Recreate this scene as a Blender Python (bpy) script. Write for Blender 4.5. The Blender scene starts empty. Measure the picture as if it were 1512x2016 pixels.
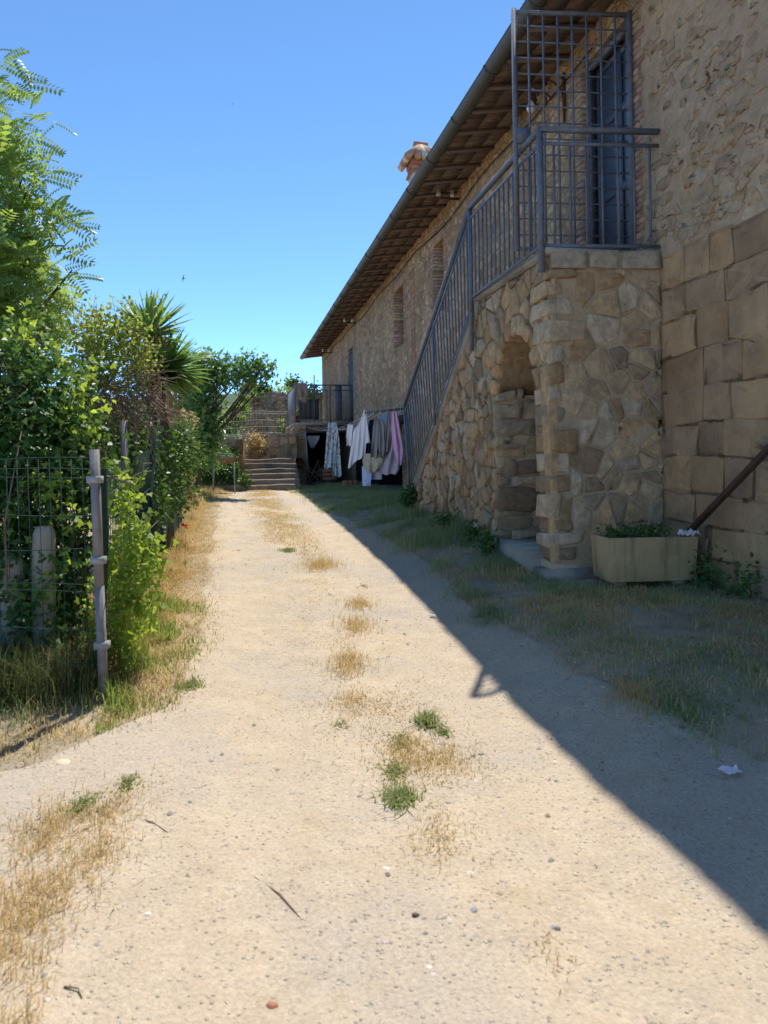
import bpy, math
import numpy as np
from mathutils import Vector
rad = math.radians
sc = bpy.context.scene
COL = sc.collection

# ------------------------------------------------------------------ survey of the place (metres)
F, CX, CY, HY, ROLL, EYE = 1480.0, 756.0, 1008.0, 911.0, 0.015, 1.45
E_ = np.array([-(756 - 456) / F, 1.0]); E_ /= np.hypot(*E_)      # along the house
N_ = np.array([E_[1], -E_[0]])                                    # towards the house

def ray(px, py):
    dx, dy = px - CX, py - CY
    return (dx - ROLL * dy) / F, (HY - (CY + dy + ROLL * dx)) / F
def at(px, py, D):                       # a sighted point at depth D
    t, v = ray(px, py); return np.array([t * D, D, EYE + v * D])
def usz(p): return np.array([N_ @ p[:2], E_ @ p[:2], p[2]])
def on_u(px, py, u):
    t, v = ray(px, py); return usz(at(px, py, u / (N_[0] * t + N_[1])))
def on_s(px, py, s):
    t, v = ray(px, py); return usz(at(px, py, s / (E_[0] * t + E_[1])))
def B(*a):                               # house frame (u out-in, s along, z up) -> world
    if len(a) == 3: a = np.stack([np.asarray(x, float) + 0 * np.asarray(a[0], float) + 0 * np.asarray(a[1], float) + 0 * np.asarray(a[2], float) for x in a], -1)
    else: a = np.asarray(a[0], float)
    o = np.empty_like(a)
    o[..., :2] = a[..., 0:1] * N_ + a[..., 1:2] * E_
    o[..., 2] = a[..., 2]
    return o

# ------------------------------------------------------------------ camera, sky, sun
cam = bpy.data.cameras.new('camera'); co = bpy.data.objects.new('camera', cam); COL.objects.link(co)
cam.sensor_width = 36; cam.lens = F / 2016 * 36; cam.shift_y = -(CY - HY) / 2016
cam.clip_end = 3000; cam.clip_start = 0.05
co.location = (0, 0, EYE)
from mathutils import Matrix
co.matrix_world = Matrix.Translation((0, 0, EYE)) @ Matrix.Rotation(rad(90), 4, 'X') @ Matrix.Rotation(-ROLL, 4, 'Z')
cam.dof.use_dof = True; cam.dof.focus_distance = 11.0; cam.dof.aperture_fstop = 4.0
sc.camera = co
SUN_AZ, SUN_EL = rad(16.05), rad(62.96)
w = bpy.data.worlds.new('World'); sc.world = w; w.use_nodes = True
bg = w.node_tree.nodes['Background']
sky = w.node_tree.nodes.new('ShaderNodeTexSky'); sky.sky_type = 'NISHITA'; sky.sun_disc = False
sky.sun_elevation = SUN_EL; sky.sun_rotation = SUN_AZ
sky.air_density = 0.47; sky.dust_density = 0.0; sky.ozone_density = 4.5; sky.altitude = 2000
hs = w.node_tree.nodes.new('ShaderNodeHueSaturation'); hs.inputs['Saturation'].default_value = 1.05; hs.inputs['Hue'].default_value = .492
w.node_tree.links.new(sky.outputs[0], hs.inputs['Color']); w.node_tree.links.new(hs.outputs[0], bg.inputs[0]); bg.inputs[1].default_value = 0.15
sun = bpy.data.lights.new('sun', 'SUN'); sun.energy = 2.5; sun.angle = rad(0.53); sun.color = (1, .95, .86)
so = bpy.data.objects.new('sun', sun); COL.objects.link(so)
sd = Vector((math.sin(SUN_AZ) * math.cos(SUN_EL), math.cos(SUN_AZ) * math.cos(SUN_EL), math.sin(SUN_EL)))
so.rotation_euler = sd.to_track_quat('Z', 'Y').to_euler(); so.location = (4, 10, 20)
sc.view_settings.view_transform = 'Standard'; sc.view_settings.look = 'None'
sc.view_settings.exposure = 1.37; sc.view_settings.gamma = 1.0
sc.cycles.max_bounces = 6; sc.cycles.transparent_max_bounces = 8

# ------------------------------------------------------------------ mesh builder
class MB:
    def __init__(s): s.V = []; s.Fc = []; s.n = 0; s.C = []; s.mi = []; s.cur = 0
    def add(s, v, faces, col=None):
        v = np.asarray(v, float).reshape(-1, 3)
        for f in faces:
            f = np.asarray(f, int)
            if f.ndim == 1: f = f[None]
            s.Fc.append(f + s.n); s.mi.append(np.full(len(f), s.cur))
        s.V.append(v); s.n += len(v)
        c = np.ones((len(v), 4))
        if col is not None: c[:, :3] = col
        s.C.append(c)
    def box(s, lo, hi, T=B, col=None, jit=0, rng=None):
        x0, y0, z0 = lo; x1, y1, z1 = hi
        v = np.array([(x, y, z) for z in (z0, z1) for y in (y0, y1) for x in (x0, x1)], float)
        if jit: v = v + rng.uniform(-jit, jit, v.shape)
        s.add(T(v), [(0, 2, 3, 1), (4, 5, 7, 6), (0, 1, 5, 4), (2, 6, 7, 3), (0, 4, 6, 2), (1, 3, 7, 5)], col)
    def bar(s, p, q, w, h, up=(0, 0, 1), col=None):      # square bar, world points
        p = np.asarray(p, float); q = np.asarray(q, float); d = q - p; d /= np.linalg.norm(d)
        up = np.asarray(up, float); a = np.cross(d, up)
        if np.linalg.norm(a) < 1e-3: a = np.cross(d, np.r_[N_, 0])
        a /= np.linalg.norm(a); b = np.cross(a, d)
        v = [o + a * i * w / 2 + b * j * h / 2 for o in (p, q) for i, j in ((-1, -1), (1, -1), (1, 1), (-1, 1))]
        s.add(v, [(3, 2, 1, 0), (4, 5, 6, 7), (0, 1, 5, 4), (1, 2, 6, 5), (2, 3, 7, 6), (3, 0, 4, 7)], col)
    def tube(s, pts, r, n=6, col=None, cap=True):
        pts = np.asarray(pts, float); m = len(pts); r = np.broadcast_to(np.asarray(r, float), (m,))
        t = np.gradient(pts, axis=0); t /= np.linalg.norm(t, axis=1)[:, None] + 1e-9
        ref = np.array([0, 0, 1.]) if abs(t[:, 2]).mean() < .8 else np.array([1., 0, 0])
        a = np.cross(t, ref); a /= np.linalg.norm(a, axis=1)[:, None] + 1e-9; b = np.cross(t, a)
        an = np.arange(n) * 2 * math.pi / n
        v = pts[:, None] + r[:, None, None] * (np.cos(an)[None, :, None] * a[:, None] + np.sin(an)[None, :, None] * b[:, None])
        i, j = np.meshgrid(np.arange(m - 1), np.arange(n), indexing='ij'); k = (j + 1) % n
        f = np.stack([i * n + j, i * n + k, (i + 1) * n + k, (i + 1) * n + j], -1).reshape(-1, 4)
        fs = [f]
        if cap: fs += [np.arange(n)[::-1], np.arange(n) + (m - 1) * n]
        s.add(v.reshape(-1, 3), fs, col)
    def grid(s, P, col=None, flip=False):                 # P (m,n,3) world
        m, n = P.shape[:2]
        i, j = np.meshgrid(np.arange(m - 1), np.arange(n - 1), indexing='ij')
        f = np.stack([i * n + j, i * n + j + 1, (i + 1) * n + j + 1, (i + 1) * n + j], -1).reshape(-1, 4)
        if flip: f = f[:, ::-1]
        s.add(P.reshape(-1, 3), [f], None if col is None else np.asarray(col).reshape(-1, 3) if np.ndim(col) > 1 else col)
    def inst(s, tv, tf, P, X, Y, Z, S, col=None):         # many copies of a leaf template
        tv = np.asarray(tv, float); m = len(P); k = len(tv)
        S = np.asarray(S, float)
        if S.ndim == 1: S = np.repeat(S[:, None], 3, 1)
        v = P[:, None] + (tv[None, :, 0:1] * S[:, None, 0:1]) * X[:, None] + (tv[None, :, 1:2] * S[:, None, 1:2]) * Y[:, None] + (tv[None, :, 2:3] * S[:, None, 2:3]) * Z[:, None]
        off = (np.arange(m) * k)[:, None, None]
        fs = [(np.asarray(f, int)[None] + off).reshape(-1, np.asarray(f).shape[-1]) for f in tf]
        s.add(v.reshape(-1, 3), fs, None if col is None else np.repeat(col, k, 0))
    def build(s, name, mat, parent=None, smooth=False, origin=None):
        V = np.concatenate(s.V); C = np.concatenate(s.C)
        if parent is not None: org = np.array(ORG[parent])
        elif origin is not None: org = np.asarray(origin, float)
        else: org = np.array([*(V[:, :2].min(0) + V[:, :2].max(0)) / 2, V[:, 2].min()])
        me = bpy.data.meshes.new(name)
        loops = np.concatenate([f.reshape(-1) for f in s.Fc]); tot = np.concatenate([np.full(len(f), f.shape[1]) for f in s.Fc])
        st = np.concatenate([[0], np.cumsum(tot)[:-1]])
        me.vertices.add(len(V)); me.vertices.foreach_set('co', (V - org).astype(np.float32).ravel())
        me.loops.add(len(loops)); me.loops.foreach_set('vertex_index', loops.astype(np.int32))
        me.polygons.add(len(tot)); me.polygons.foreach_set('loop_start', st.astype(np.int32)); me.polygons.foreach_set('loop_total', tot.astype(np.int32))
        me.polygons.foreach_set('material_index', np.concatenate(s.mi).astype(np.int32))
        if smooth: me.polygons.foreach_set('use_smooth', np.ones(len(tot), bool))
        at_ = me.color_attributes.new('Col', 'FLOAT_COLOR', 'POINT'); at_.data.foreach_set('color', C.astype(np.float32).ravel())
        me.update(calc_edges=True); me.validate()
        for mm in (mat if isinstance(mat, list) else [mat]): me.materials.append(mm)
        o = bpy.data.objects.new(name, me); COL.objects.link(o)
        if parent is not None: o.parent = parent
        else: o.location = org
        ORG[o] = org
        return o
ORG = {}
def tag(o, label=None, cat=None, group=None, kind=None):
    if label: o['label'] = label
    if cat: o['category'] = cat
    if group: o['group'] = group
    if kind: o['kind'] = kind
    return o
def thing(name, loc, label, cat, group=None):
    o = bpy.data.objects.new(name, None); COL.objects.link(o); o.location = loc; o.empty_display_size = .2
    ORG[o] = np.array(loc, float); return tag(o, label, cat, group)
def part_copies(o, offs):                                  # repeats of a part, same mesh
    for d in offs:
        c = o.copy(); COL.objects.link(c); c.parent = o.parent; c.location = Vector(o.location) + Vector(d)
def dup(root, loc, label=None, group=None):
    r = root.copy(); COL.objects.link(r); r.location = loc
    if label: r['label'] = label
    if group: r['group'] = group
    for ch in list(root.children):
        c = ch.copy(); COL.objects.link(c); c.parent = r
        for g in ch.children:
            d = g.copy(); COL.objects.link(d); d.parent = c
    return r

# ------------------------------------------------------------------ materials
def nd(nt, t, props=None, **inp):
    x = nt.nodes.new(t)
    for k, v in (props or {}).items(): setattr(x, k, v)
    for k, v in inp.items():
        k = k.replace('_', ' ')
        s = x.inputs[int(k[1:])] if k[0] == 'i' and k[1:].isdigit() else x.inputs[k]
        if isinstance(v, bpy.types.NodeSocket): nt.links.new(v, s)
        else: s.default_value = (*v, 1) if isinstance(v, tuple) and len(v) == 3 and s.type == 'RGBA' else v
    return x
def newmat(name):
    m = bpy.data.materials.new(name); m.use_nodes = True; m.node_tree.nodes.clear(); return m, m.node_tree
def noise(nt, vec, scale, detail=5, rough=.55, dist=0):
    return nd(nt, 'ShaderNodeTexNoise', Vector=vec, Scale=scale, Detail=detail, Roughness=rough, Distortion=dist).outputs[0]
def mix(nt, f, a, b, blend='MIX'):
    x = nd(nt, 'ShaderNodeMix', dict(data_type='RGBA', blend_type=blend))
    for i, v in ((0, f), (6, a), (7, b)):
        if isinstance(v, bpy.types.NodeSocket): nt.links.new(v, x.inputs[i])
        else: x.inputs[i].default_value = (*v, 1) if isinstance(v, tuple) else v
    return x.outputs[2]
def rmp(nt, v, lo, hi, a=0., b=1.):
    return nd(nt, 'ShaderNodeMapRange', Value=v, From_Min=lo, From_Max=hi, To_Min=a, To_Max=b).outputs[0]
def scol(nt, c, f):                                        # colour times a number
    return nd(nt, 'ShaderNodeVectorMath', dict(operation='SCALE'), i0=c, Scale=f).outputs[0]
def finish(nt, base, rough, h=None, bump=.3, dist=.02, metal=0., spec=.3, trans=0., tcol=None):
    p = nd(nt, 'ShaderNodeBsdfPrincipled', Base_Color=base, Roughness=rough, Metallic=metal)
    p.inputs['Specular IOR Level'].default_value = spec
    if h is not None:
        b = nd(nt, 'ShaderNodeBump', Height=h, Strength=bump, Distance=dist); nt.links.new(b.outputs[0], p.inputs['Normal'])
    out = nd(nt, 'ShaderNodeOutputMaterial'); sh = p.outputs[0]
    if trans:
        t = nd(nt, 'ShaderNodeBsdfTranslucent', Color=tcol if tcol is not None else base)
        sh = nd(nt, 'ShaderNodeMixShader', i0=trans, i1=sh, i2=t.outputs[0]).outputs[0]
    nt.links.new(sh, out.inputs[0])
def ocoord(nt): return nd(nt, 'ShaderNodeTexCoord').outputs['Object']
def mat(name, c1, c2, scale=4, rough=.85, bump=.3, bscale=40, attr=False, metal=0., spec=.3, stain=None, sscale=1.5, dist=.01, trans=0.):
    m, nt = newmat(name); v = ocoord(nt)
    n1 = noise(nt, v, scale, 6); f = rmp(nt, n1, .3, .7)
    if attr:
        a = nd(nt, 'ShaderNodeAttribute', dict(attribute_name='Col')).outputs['Color']
        base = mix(nt, 1., a, mix(nt, f, c1, c2), 'MULTIPLY')
    else: base = mix(nt, f, c1, c2)
    if stain: base = mix(nt, rmp(nt, noise(nt, v, sscale, 7, .65), .48, .68), base, stain)
    h = noise(nt, v, bscale, 5, .65)
    finish(nt, base, rough, h, bump, dist, metal, spec, trans); return m
def leafmat(name, c1, c2, tc, trans=.4, rough=.45, spec=.4, c3=None):
    m, nt = newmat(name)
    r = nd(nt, 'ShaderNodeNewGeometry').outputs['Random Per Island']
    base = mix(nt, r, c1, c2)
    if c3: base = mix(nt, rmp(nt, r, .86, .9), base, c3)
    v = ocoord(nt)
    base = mix(nt, 1., base, mix(nt, noise(nt, v, 3.5, 3), (.55, .55, .55), (1.45, 1.45, 1.45)), 'MULTIPLY')
    tcol = mix(nt, r, tc, tuple(x * .6 for x in tc))
    finish(nt, base, rough, None, spec=spec, trans=trans, tcol=tcol); return m

def rubble_mat(name, scale, stones, mortar, cover=(.35, .6), bump=.6, thr=.05, mh=.45):
    m, nt = newmat(name); v0 = ocoord(nt)
    wob = nd(nt, 'ShaderNodeTexNoise', Vector=v0, Scale=6., Detail=3.).outputs['Color']
    v = nd(nt, 'ShaderNodeVectorMath', dict(operation='ADD'), i0=v0, i1=scol(nt, wob, .09)).outputs[0]
    mp = nd(nt, 'ShaderNodeMapping', Vector=v, Scale=(1., 1., 1.35)).outputs[0]
    ve = nd(nt, 'ShaderNodeTexVoronoi', dict(feature='DISTANCE_TO_EDGE'), Vector=mp, Scale=scale).outputs['Distance']
    vc = nd(nt, 'ShaderNodeTexVoronoi', dict(feature='F1'), Vector=mp, Scale=scale).outputs['Color']
    sep = nd(nt, 'ShaderNodeSeparateColor', Color=vc)
    cr = nd(nt, 'ShaderNodeValToRGB', Fac=sep.outputs[0]); el = cr.color_ramp.elements
    el[0].color = (*stones[0], 1); el[1].color = (*stones[-1], 1)
    for i, c in enumerate(stones[1:-1]): x = el.new((i + 1) / (len(stones) - 1)); x.color = (*c, 1)
    fine = noise(nt, v0, 28, 6, .7)
    stn = scol(nt, cr.outputs[0], rmp(nt, fine, .3, .7, .65, 1.25))
    big = noise(nt, v0, .9, 4)
    edge = rmp(nt, ve, thr * .4, thr)
    expo = rmp(nt, nd(nt, 'ShaderNodeMath', dict(operation='ADD'), i0=sep.outputs[1], i1=scol_f(nt, big, 1.2)).outputs[0], cover[0] + .6, cover[1] + .6)
    msk = nd(nt, 'ShaderNodeMath', dict(operation='MULTIPLY'), i0=edge, i1=expo).outputs[0]
    mort = mix(nt, rmp(nt, noise(nt, v0, 9, 6, .7), .35, .65), mortar[0], mortar[1])
    base = mix(nt, msk, mort, stn)
    base = scol(nt, base, rmp(nt, noise(nt, v0, .6, 6, .6), .3, .7, .75, 1.2))
    h = nd(nt, 'ShaderNodeMath', dict(operation='ADD'), i0=scol_f(nt, msk, mh), i1=scol_f(nt, fine, 1.0)).outputs[0]
    finish(nt, base, .92, h, bump, .03, spec=.15); return m
def scol_f(nt, v, k): return nd(nt, 'ShaderNodeMath', dict(operation='MULTIPLY'), i0=v, i1=k).outputs[0]

def dirt_mat(name, c1, c2, grav, soil, soilamt):
    m, nt = newmat(name); v = ocoord(nt)
    big = noise(nt, v, .8, 6, .6); mid = noise(nt, v, 5, 6, .65); fine = noise(nt, v, 70, 4, .75)
    base = mix(nt, rmp(nt, mid, .3, .7), c1, c2)
    base = mix(nt, rmp(nt, big, .46, .62, 0., .8), base, grav)
    if soilamt is not None: base = mix(nt, rmp(nt, noise(nt, v, 2.3, 7, .7), *soilamt), base, soil)
    vo = nd(nt, 'ShaderNodeTexVoronoi', dict(feature='F1'), Vector=v, Scale=75.)
    sp = nd(nt, 'ShaderNodeSeparateColor', Color=vo.outputs['Color'])
    peb = nd(nt, 'ShaderNodeMath', dict(operation='MULTIPLY'), i0=rmp(nt, sp.outputs[0], .86, .92), i1=rmp(nt, vo.outputs['Distance'], .5, .3)).outputs[0]
    pc = mix(nt, sp.outputs[1], (.28, .24, .2), (.64, .57, .47))
    base = mix(nt, scol_f(nt, peb, .75), base, pc)
    base = scol(nt, base, rmp(nt, fine, .25, .75, .72, 1.22))
    h = nd(nt, 'ShaderNodeMath', dict(operation='ADD'), i0=scol_f(nt, fine, .45), i1=scol_f(nt, mid, 1.2)).outputs[0]
    h = nd(nt, 'ShaderNodeMath', dict(operation='ADD'), i0=h, i1=scol_f(nt, peb, .5)).outputs[0]
    finish(nt, base, .95, h, .8, .022, spec=.12); return m

M = {}
M['path'] = dirt_mat('path_dirt', (.54, .44, .32), (.46, .365, .26), (.43, .37, .3), (.46, .345, .21), (.56, .74))
M['soil'] = dirt_mat('verge_soil', (.46, .355, .235), (.38, .285, .18), (.33, .275, .205), (.23, .175, .11), (.5, .68))
def stone_mat():
    m, nt = newmat('rubble_stone'); v = ocoord(nt); a = nd(nt, 'ShaderNodeAttribute', dict(attribute_name='Col')).outputs['Color']
    n1, n2, n3 = noise(nt, v, 14, 8, .7), noise(nt, v, 45, 6, .75), noise(nt, v, 5.5, 6, .65)
    base = mix(nt, 1., a, mix(nt, rmp(nt, n1, .3, .7), (.62, .6, .58), (1.25, 1.22, 1.16)), 'MULTIPLY')
    base = mix(nt, rmp(nt, n3, .52, .66, 0., .75), base, (.34, .26, .17)); base = mix(nt, rmp(nt, noise(nt, v, 9, 7, .7), .62, .7, 0., .8), base, (.6, .56, .49)); base = mix(nt, rmp(nt, n2, .36, .28, 0., .6), base, (.14, .105, .075))
    h = nd(nt, 'ShaderNodeMath', dict(operation='ADD'), i0=n1, i1=scol_f(nt, n2, .45)).outputs[0]
    finish(nt, base, .93, h, 1., .03, spec=.12); return m
M['stone'] = stone_mat()
def tufa_mat():
    m, nt = newmat('tufa_block'); v = ocoord(nt); a = nd(nt, 'ShaderNodeAttribute', dict(attribute_name='Col')).outputs['Color']
    base = mix(nt, 1., a, mix(nt, rmp(nt, noise(nt, v, 3, 7, .65), .3, .7), (.7, .69, .69), (1.2, 1.16, 1.1)), 'MULTIPLY')
    base = mix(nt, rmp(nt, noise(nt, v, 1.7, 6, .6), .55, .7, 0., .7), base, (.5, .32, .185)); base = mix(nt, rmp(nt, noise(nt, v, 7, 8, .75), .6, .72, 0., .8), base, (.46, .375, .29))
    w2 = nd(nt, 'ShaderNodeTexVoronoi', dict(feature='F1'), Vector=v, Scale=30.); rr = nd(nt, 'ShaderNodeSeparateColor', Color=w2.outputs['Color']).outputs[0]
    pit = nd(nt, 'ShaderNodeMath', dict(operation='MULTIPLY'), i0=rmp(nt, rr, .8, .83), i1=scol_f(nt, rmp(nt, w2.outputs['Distance'], .3, .1), rmp(nt, noise(nt, v, 2.5, 4), .45, .6))).outputs[0]
    base = mix(nt, scol_f(nt, pit, .6), base, (.16, .11, .075)); f = noise(nt, v, 48, 8, .8)
    h = nd(nt, 'ShaderNodeMath', dict(operation='SUBTRACT'), i0=nd(nt, 'ShaderNodeMath', dict(operation='ADD'), i0=f, i1=scol_f(nt, noise(nt, v, 9, 8, .75), 1.6)).outputs[0], i1=scol_f(nt, pit, .6)).outputs[0]
    finish(nt, base, .95, h, 1., .02, spec=.1); return m
M['tufa'] = tufa_mat()
M['mortar'] = mat('mortar', (0.52, 0.388, 0.245), (0.416, 0.306, 0.189), 6, .95, .8, 30, dist=.025, spec=.1)
M['cement'] = mat('cement', (.42, .36, .28), (.32, .27, .21), 5, .92, .6, 40, stain=(.2, .17, .13), spec=.15)
M['brick'] = mat('brick', (.7, .68, .66), (1.2, 1.15, 1.1), 12, .92, .5, 60, attr=True, spec=.12)
M['wall'] = rubble_mat('house_rubble', 6.0, [(0.63, 0.436, 0.258), (0.357, 0.242, 0.146), (0.525, 0.339, 0.189), (0.64, 0.486, 0.321), (0.263, 0.184, 0.12), (0.525, 0.369, 0.215)], ((0.483, 0.349, 0.215), (0.357, 0.252, 0.155)), cover=(-.45, .05), bump=1., thr=.11, mh=1.)
M['wall_near'] = rubble_mat('plastered_rubble', 7.5, [(0.588, 0.427, 0.267), (0.473, 0.335, 0.211), (0.557, 0.393, 0.241), (0.598, 0.456, 0.301), (0.43, 0.306, 0.198), (0.525, 0.378, 0.237)], ((0.557, 0.407, 0.267), (0.441, 0.315, 0.202)), cover=(.0, .8), bump=.8, thr=.22)
M['ruin'] = rubble_mat('ruin_rubble', 4.5, [(.30, .23, .16), (.22, .17, .12), (.36, .28, .2), (.18, .14, .1)], ((.42, .35, .27), (.33, .27, .21)), cover=(-.2, .2), bump=1.2)
M['plaster'] = mat('shade_toned_plaster', (.16, .125, .095), (.11, .09, .07), 4, .95, .4, 25)  # dark tone paints in the shade of the store under the terrace
M['black'] = mat('black_and_room_shade', (.02, .018, .016), (.012, .012, .012), 4, .95, .2, 20)  # near black; on the room walls it paints in the indoor shade
M['iron'] = mat('blue_grey_iron', (.17, .2, .245), (.11, .13, .165), 14, .6, .35, 70, metal=.0, spec=.4, stain=(.15, .1, .07), sscale=13)
M['rust'] = mat('rusty_iron', (.11, .05, .03), (.06, .03, .022), 18, .8, .5, 70, spec=.3)
M['galv'] = mat('galvanised_steel', (.24, .225, .23), (.2, .19, .19), 3, .5, .2, 60, metal=.1, spec=.35, stain=(.17, .15, .13), sscale=12)
M['greenwire'] = mat('green_coated_wire', (.03, .075, .06), (.02, .05, .042), 10, .7, .1, 50, spec=.2)
M['greywire'] = mat('grey_wire', (.33, .33, .33), (.24, .24, .24), 10, .5, .1, 50, spec=.4)
M['gutter'] = mat('painted_gutter', (.085, .085, .08), (.06, .062, .06), 7, .5, .15, 40, spec=.4)
M['tile'] = mat('roof_tile', (.33, .18, .11), (.24, .14, .09), 5, .92, .5, 40, stain=(.28, .24, .18), sscale=3)
M['soffit'] = mat('soffit_tile', (.28, .16, .105), (.2, .115, .08), 7, .9, .4, 40, stain=(.13, .085, .065), sscale=4)
M['wood'] = mat('dark_wood', (.15, .095, .06), (.09, .06, .04), 10, .85, .5, 30, stain=(.2, .14, .09), sscale=5)
M['white'] = mat('white_plaster', (.62, .6, .57), (.5, .48, .44), 6, .9, .3, 40)
M['ceramic'] = mat('ceramic', (.68, .66, .6), (.55, .52, .47), 10, .35, .05, 40, spec=.5)
def planter_mat():
    m, nt = newmat('planter_concrete'); v = ocoord(nt)
    base = mix(nt, rmp(nt, noise(nt, v, 5, 7, .65), .3, .7), (.4, .28, .14), (.52, .38, .2))
    st = noise(nt, nd(nt, 'ShaderNodeMapping', Vector=v, Scale=(16., 16., 1.2)).outputs[0], 1., 6, .6)
    base = mix(nt, rmp(nt, st, .5, .68, 0., .75), base, (.22, .155, .085))
    base = mix(nt, rmp(nt, noise(nt, v, 11, 7, .7), .6, .7, 0., .7), base, (.55, .44, .29)); base = mix(nt, rmp(nt, noise(nt, v, 2.4, 6), .5, .66, 0., .7), base, (.24, .18, .095))
    h = nd(nt, 'ShaderNodeMath', dict(operation='ADD'), i0=noise(nt, v, 40, 6, .7), i1=noise(nt, v, 7, 4)).outputs[0]
    finish(nt, base, .92, h, .7, .015, spec=.12); return m
M['concrete'] = planter_mat()
M['terracotta'] = mat('terracotta', (.4, .17, .09), (.3, .13, .07), 10, .85, .3, 40)
M['bark'] = mat('bark', (.13, .1, .075), (.07, .055, .042), 14, .95, .9, 40, dist=.02)
M['twig'] = mat('dead_twig', (.27, .2, .15), (.15, .105, .08), 12, .9, .3, 40)
M['locust'] = leafmat('locust_leaf', (0.152, 0.253, 0.0751), (0.244, 0.35, 0.0972), (0.55, 0.735, 0.12), .45, .42, .45)
M['ivy'] = leafmat('ivy_leaf', (0.0387, 0.0965, 0.0276), (0.0828, 0.173, 0.0415), (0.18, 0.332, 0.0484), .28, .42, .22)
M['vine'] = leafmat('vine_leaf', (0.15, 0.279, 0.0407), (0.233, 0.36, 0.0582), (0.527, 0.66, 0.0738), .55, .5, .35)
M['rose'] = leafmat('rose_leaf', (0.144, 0.228, 0.048), (0.252, 0.324, 0.072), (0.552, 0.624, 0.096), .5, .5, .35, c3=(0.432, 0.312, 0.048))
M['yucca'] = leafmat('yucca_leaf', (0.114, 0.244, 0.0731), (0.211, 0.357, 0.0975), (0.423, 0.683, 0.13), .28, .35, .5)
M['fig'] = leafmat('fig_leaf', (0.103, 0.208, 0.0684), (0.177, 0.296, 0.094), (0.352, 0.576, 0.12), .3, .38, .25)
M['weed'] = leafmat('weed_leaf', (0.104, 0.195, 0.052), (0.182, 0.273, 0.065), (0.416, 0.585, 0.104), .4, .55, .3)
M['dry'] = leafmat('dry_grass', (.72, .54, .26), (.58, .4, .16), (.72, .53, .22), .45, .7, .2, c3=(.42, .38, .14))
M['green'] = leafmat('green_grass', (0.174, 0.232, 0.0798), (0.29, 0.304, 0.116), (0.392, 0.478, 0.131), .4, .6, .25, c3=(0.609, 0.464, 0.203))
M['vinegrass'] = leafmat('lush_grass', (.17, .26, .06), (.26, .32, .08), (.42, .54, .09), .45, .6, .25, c3=(.5, .42, .16))
M['tangle'] = leafmat('tangled_weeds', (.07, .1, .035), (.12, .13, .05), (.17, .21, .05), .35, .7, .2, c3=(.36, .27, .12))
M['shade'] = leafmat('verge_grass', (0.238, 0.308, 0.154), (0.378, 0.378, 0.182), (0.42, 0.532, 0.168), .4, .6, .25, c3=(0.75, 0.575, 0.3))
M['drybush'] = leafmat('dry_bush', (.62, .45, .2), (.46, .36, .14), (.66, .48, .2), .45, .7, .2, c3=(.25, .3, .1))
M['poppy'] = leafmat('poppy', (.55, .03, .015), (.45, .02, .01), (.7, .06, .02), .4, .5, .3)
M['pebble'] = mat('pebble', (.7, .7, .7), (1.2, 1.2, 1.2), 30, .9, .3, 80, attr=True)

# ------------------------------------------------------------------ value noise, ground heights
_r = np.random.default_rng(5); _T = _r.random((256, 256))
def vn(x, y):
    x = np.asarray(x, float); y = np.asarray(y, float)
    xi = np.floor(x).astype(int); yi = np.floor(y).astype(int); fx = x - xi; fy = y - yi
    fx = fx * fx * (3 - 2 * fx); fy = fy * fy * (3 - 2 * fy)
    g = lambda a, b: _T[a % 256, b % 256]
    return (g(xi, yi) * (1 - fx) + g(xi + 1, yi) * fx) * (1 - fy) + (g(xi, yi + 1) * (1 - fx) + g(xi + 1, yi + 1) * fx) * fy
def fbm(x, y): return (vn(x, y) + .5 * vn(2.03 * x + 7, 2.03 * y + 3) + .25 * vn(4.1 * x, 4.1 * y + 9)) / 1.75
def sm(x, a, b): t = np.clip((x - a) / (b - a), 0, 1); return t * t * (3 - 2 * t)
def zg(u, s):
    u = np.asarray(u, float); s = np.asarray(s, float)
    c = np.interp(s, [-20, 0, 2, 4, 6, 7.5, 11, 15.3, 17.6, 20.5, 40, 90, 300], [-.1, 0, .02, .1, .25, .33, .49, .61, .71, .75, .75, .2, -3])
    r = np.interp(s, [-20, 0, 3, 5, 6.2, 7.6, 11, 16, 20.5], [.1, .2, .33, .42, .4, .54, .67, .72, .75])
    z = c + (r - c) * sm(u, 1.2, 2.9)
    z = z - .028 * sm(s, 1, 4) * (np.exp(-((u - .22) / .26) ** 2) + np.exp(-((u - 1.42) / .26) ** 2))
    z = z + .1 * sm(-u, .75, 2.5) - .008 * sm(s, 30, 60)
    return z + .035 * (fbm(u * 1.3 + 40, s * 1.3) - .5) + .012 * (vn(u * 6, s * 6) - .5)
def G(u, s, dz=0): return B(u, s, zg(u, s) + dz)
# lateral limits of the bare track
def edgeL(s): return np.interp(s, [-5, 2.4, 3.2, 3.7, 4.3, 5.5, 8, 16, 21], [-3.2, -3.0, -2.2, -.9, -.42, -.3, -.3, -.3, .1]) + .18 * (fbm(s * 1.7, 3.) - .5)
def edgeR(s): return np.interp(s, [-5, 2, 4, 6, 9, 14, 18, 21], [2.5, 2.35, 2.0, 1.95, 1.95, 1.75, 1.62, 1.5]) + .25 * (fbm(s * 1.5, 9.) - .5)

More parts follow.
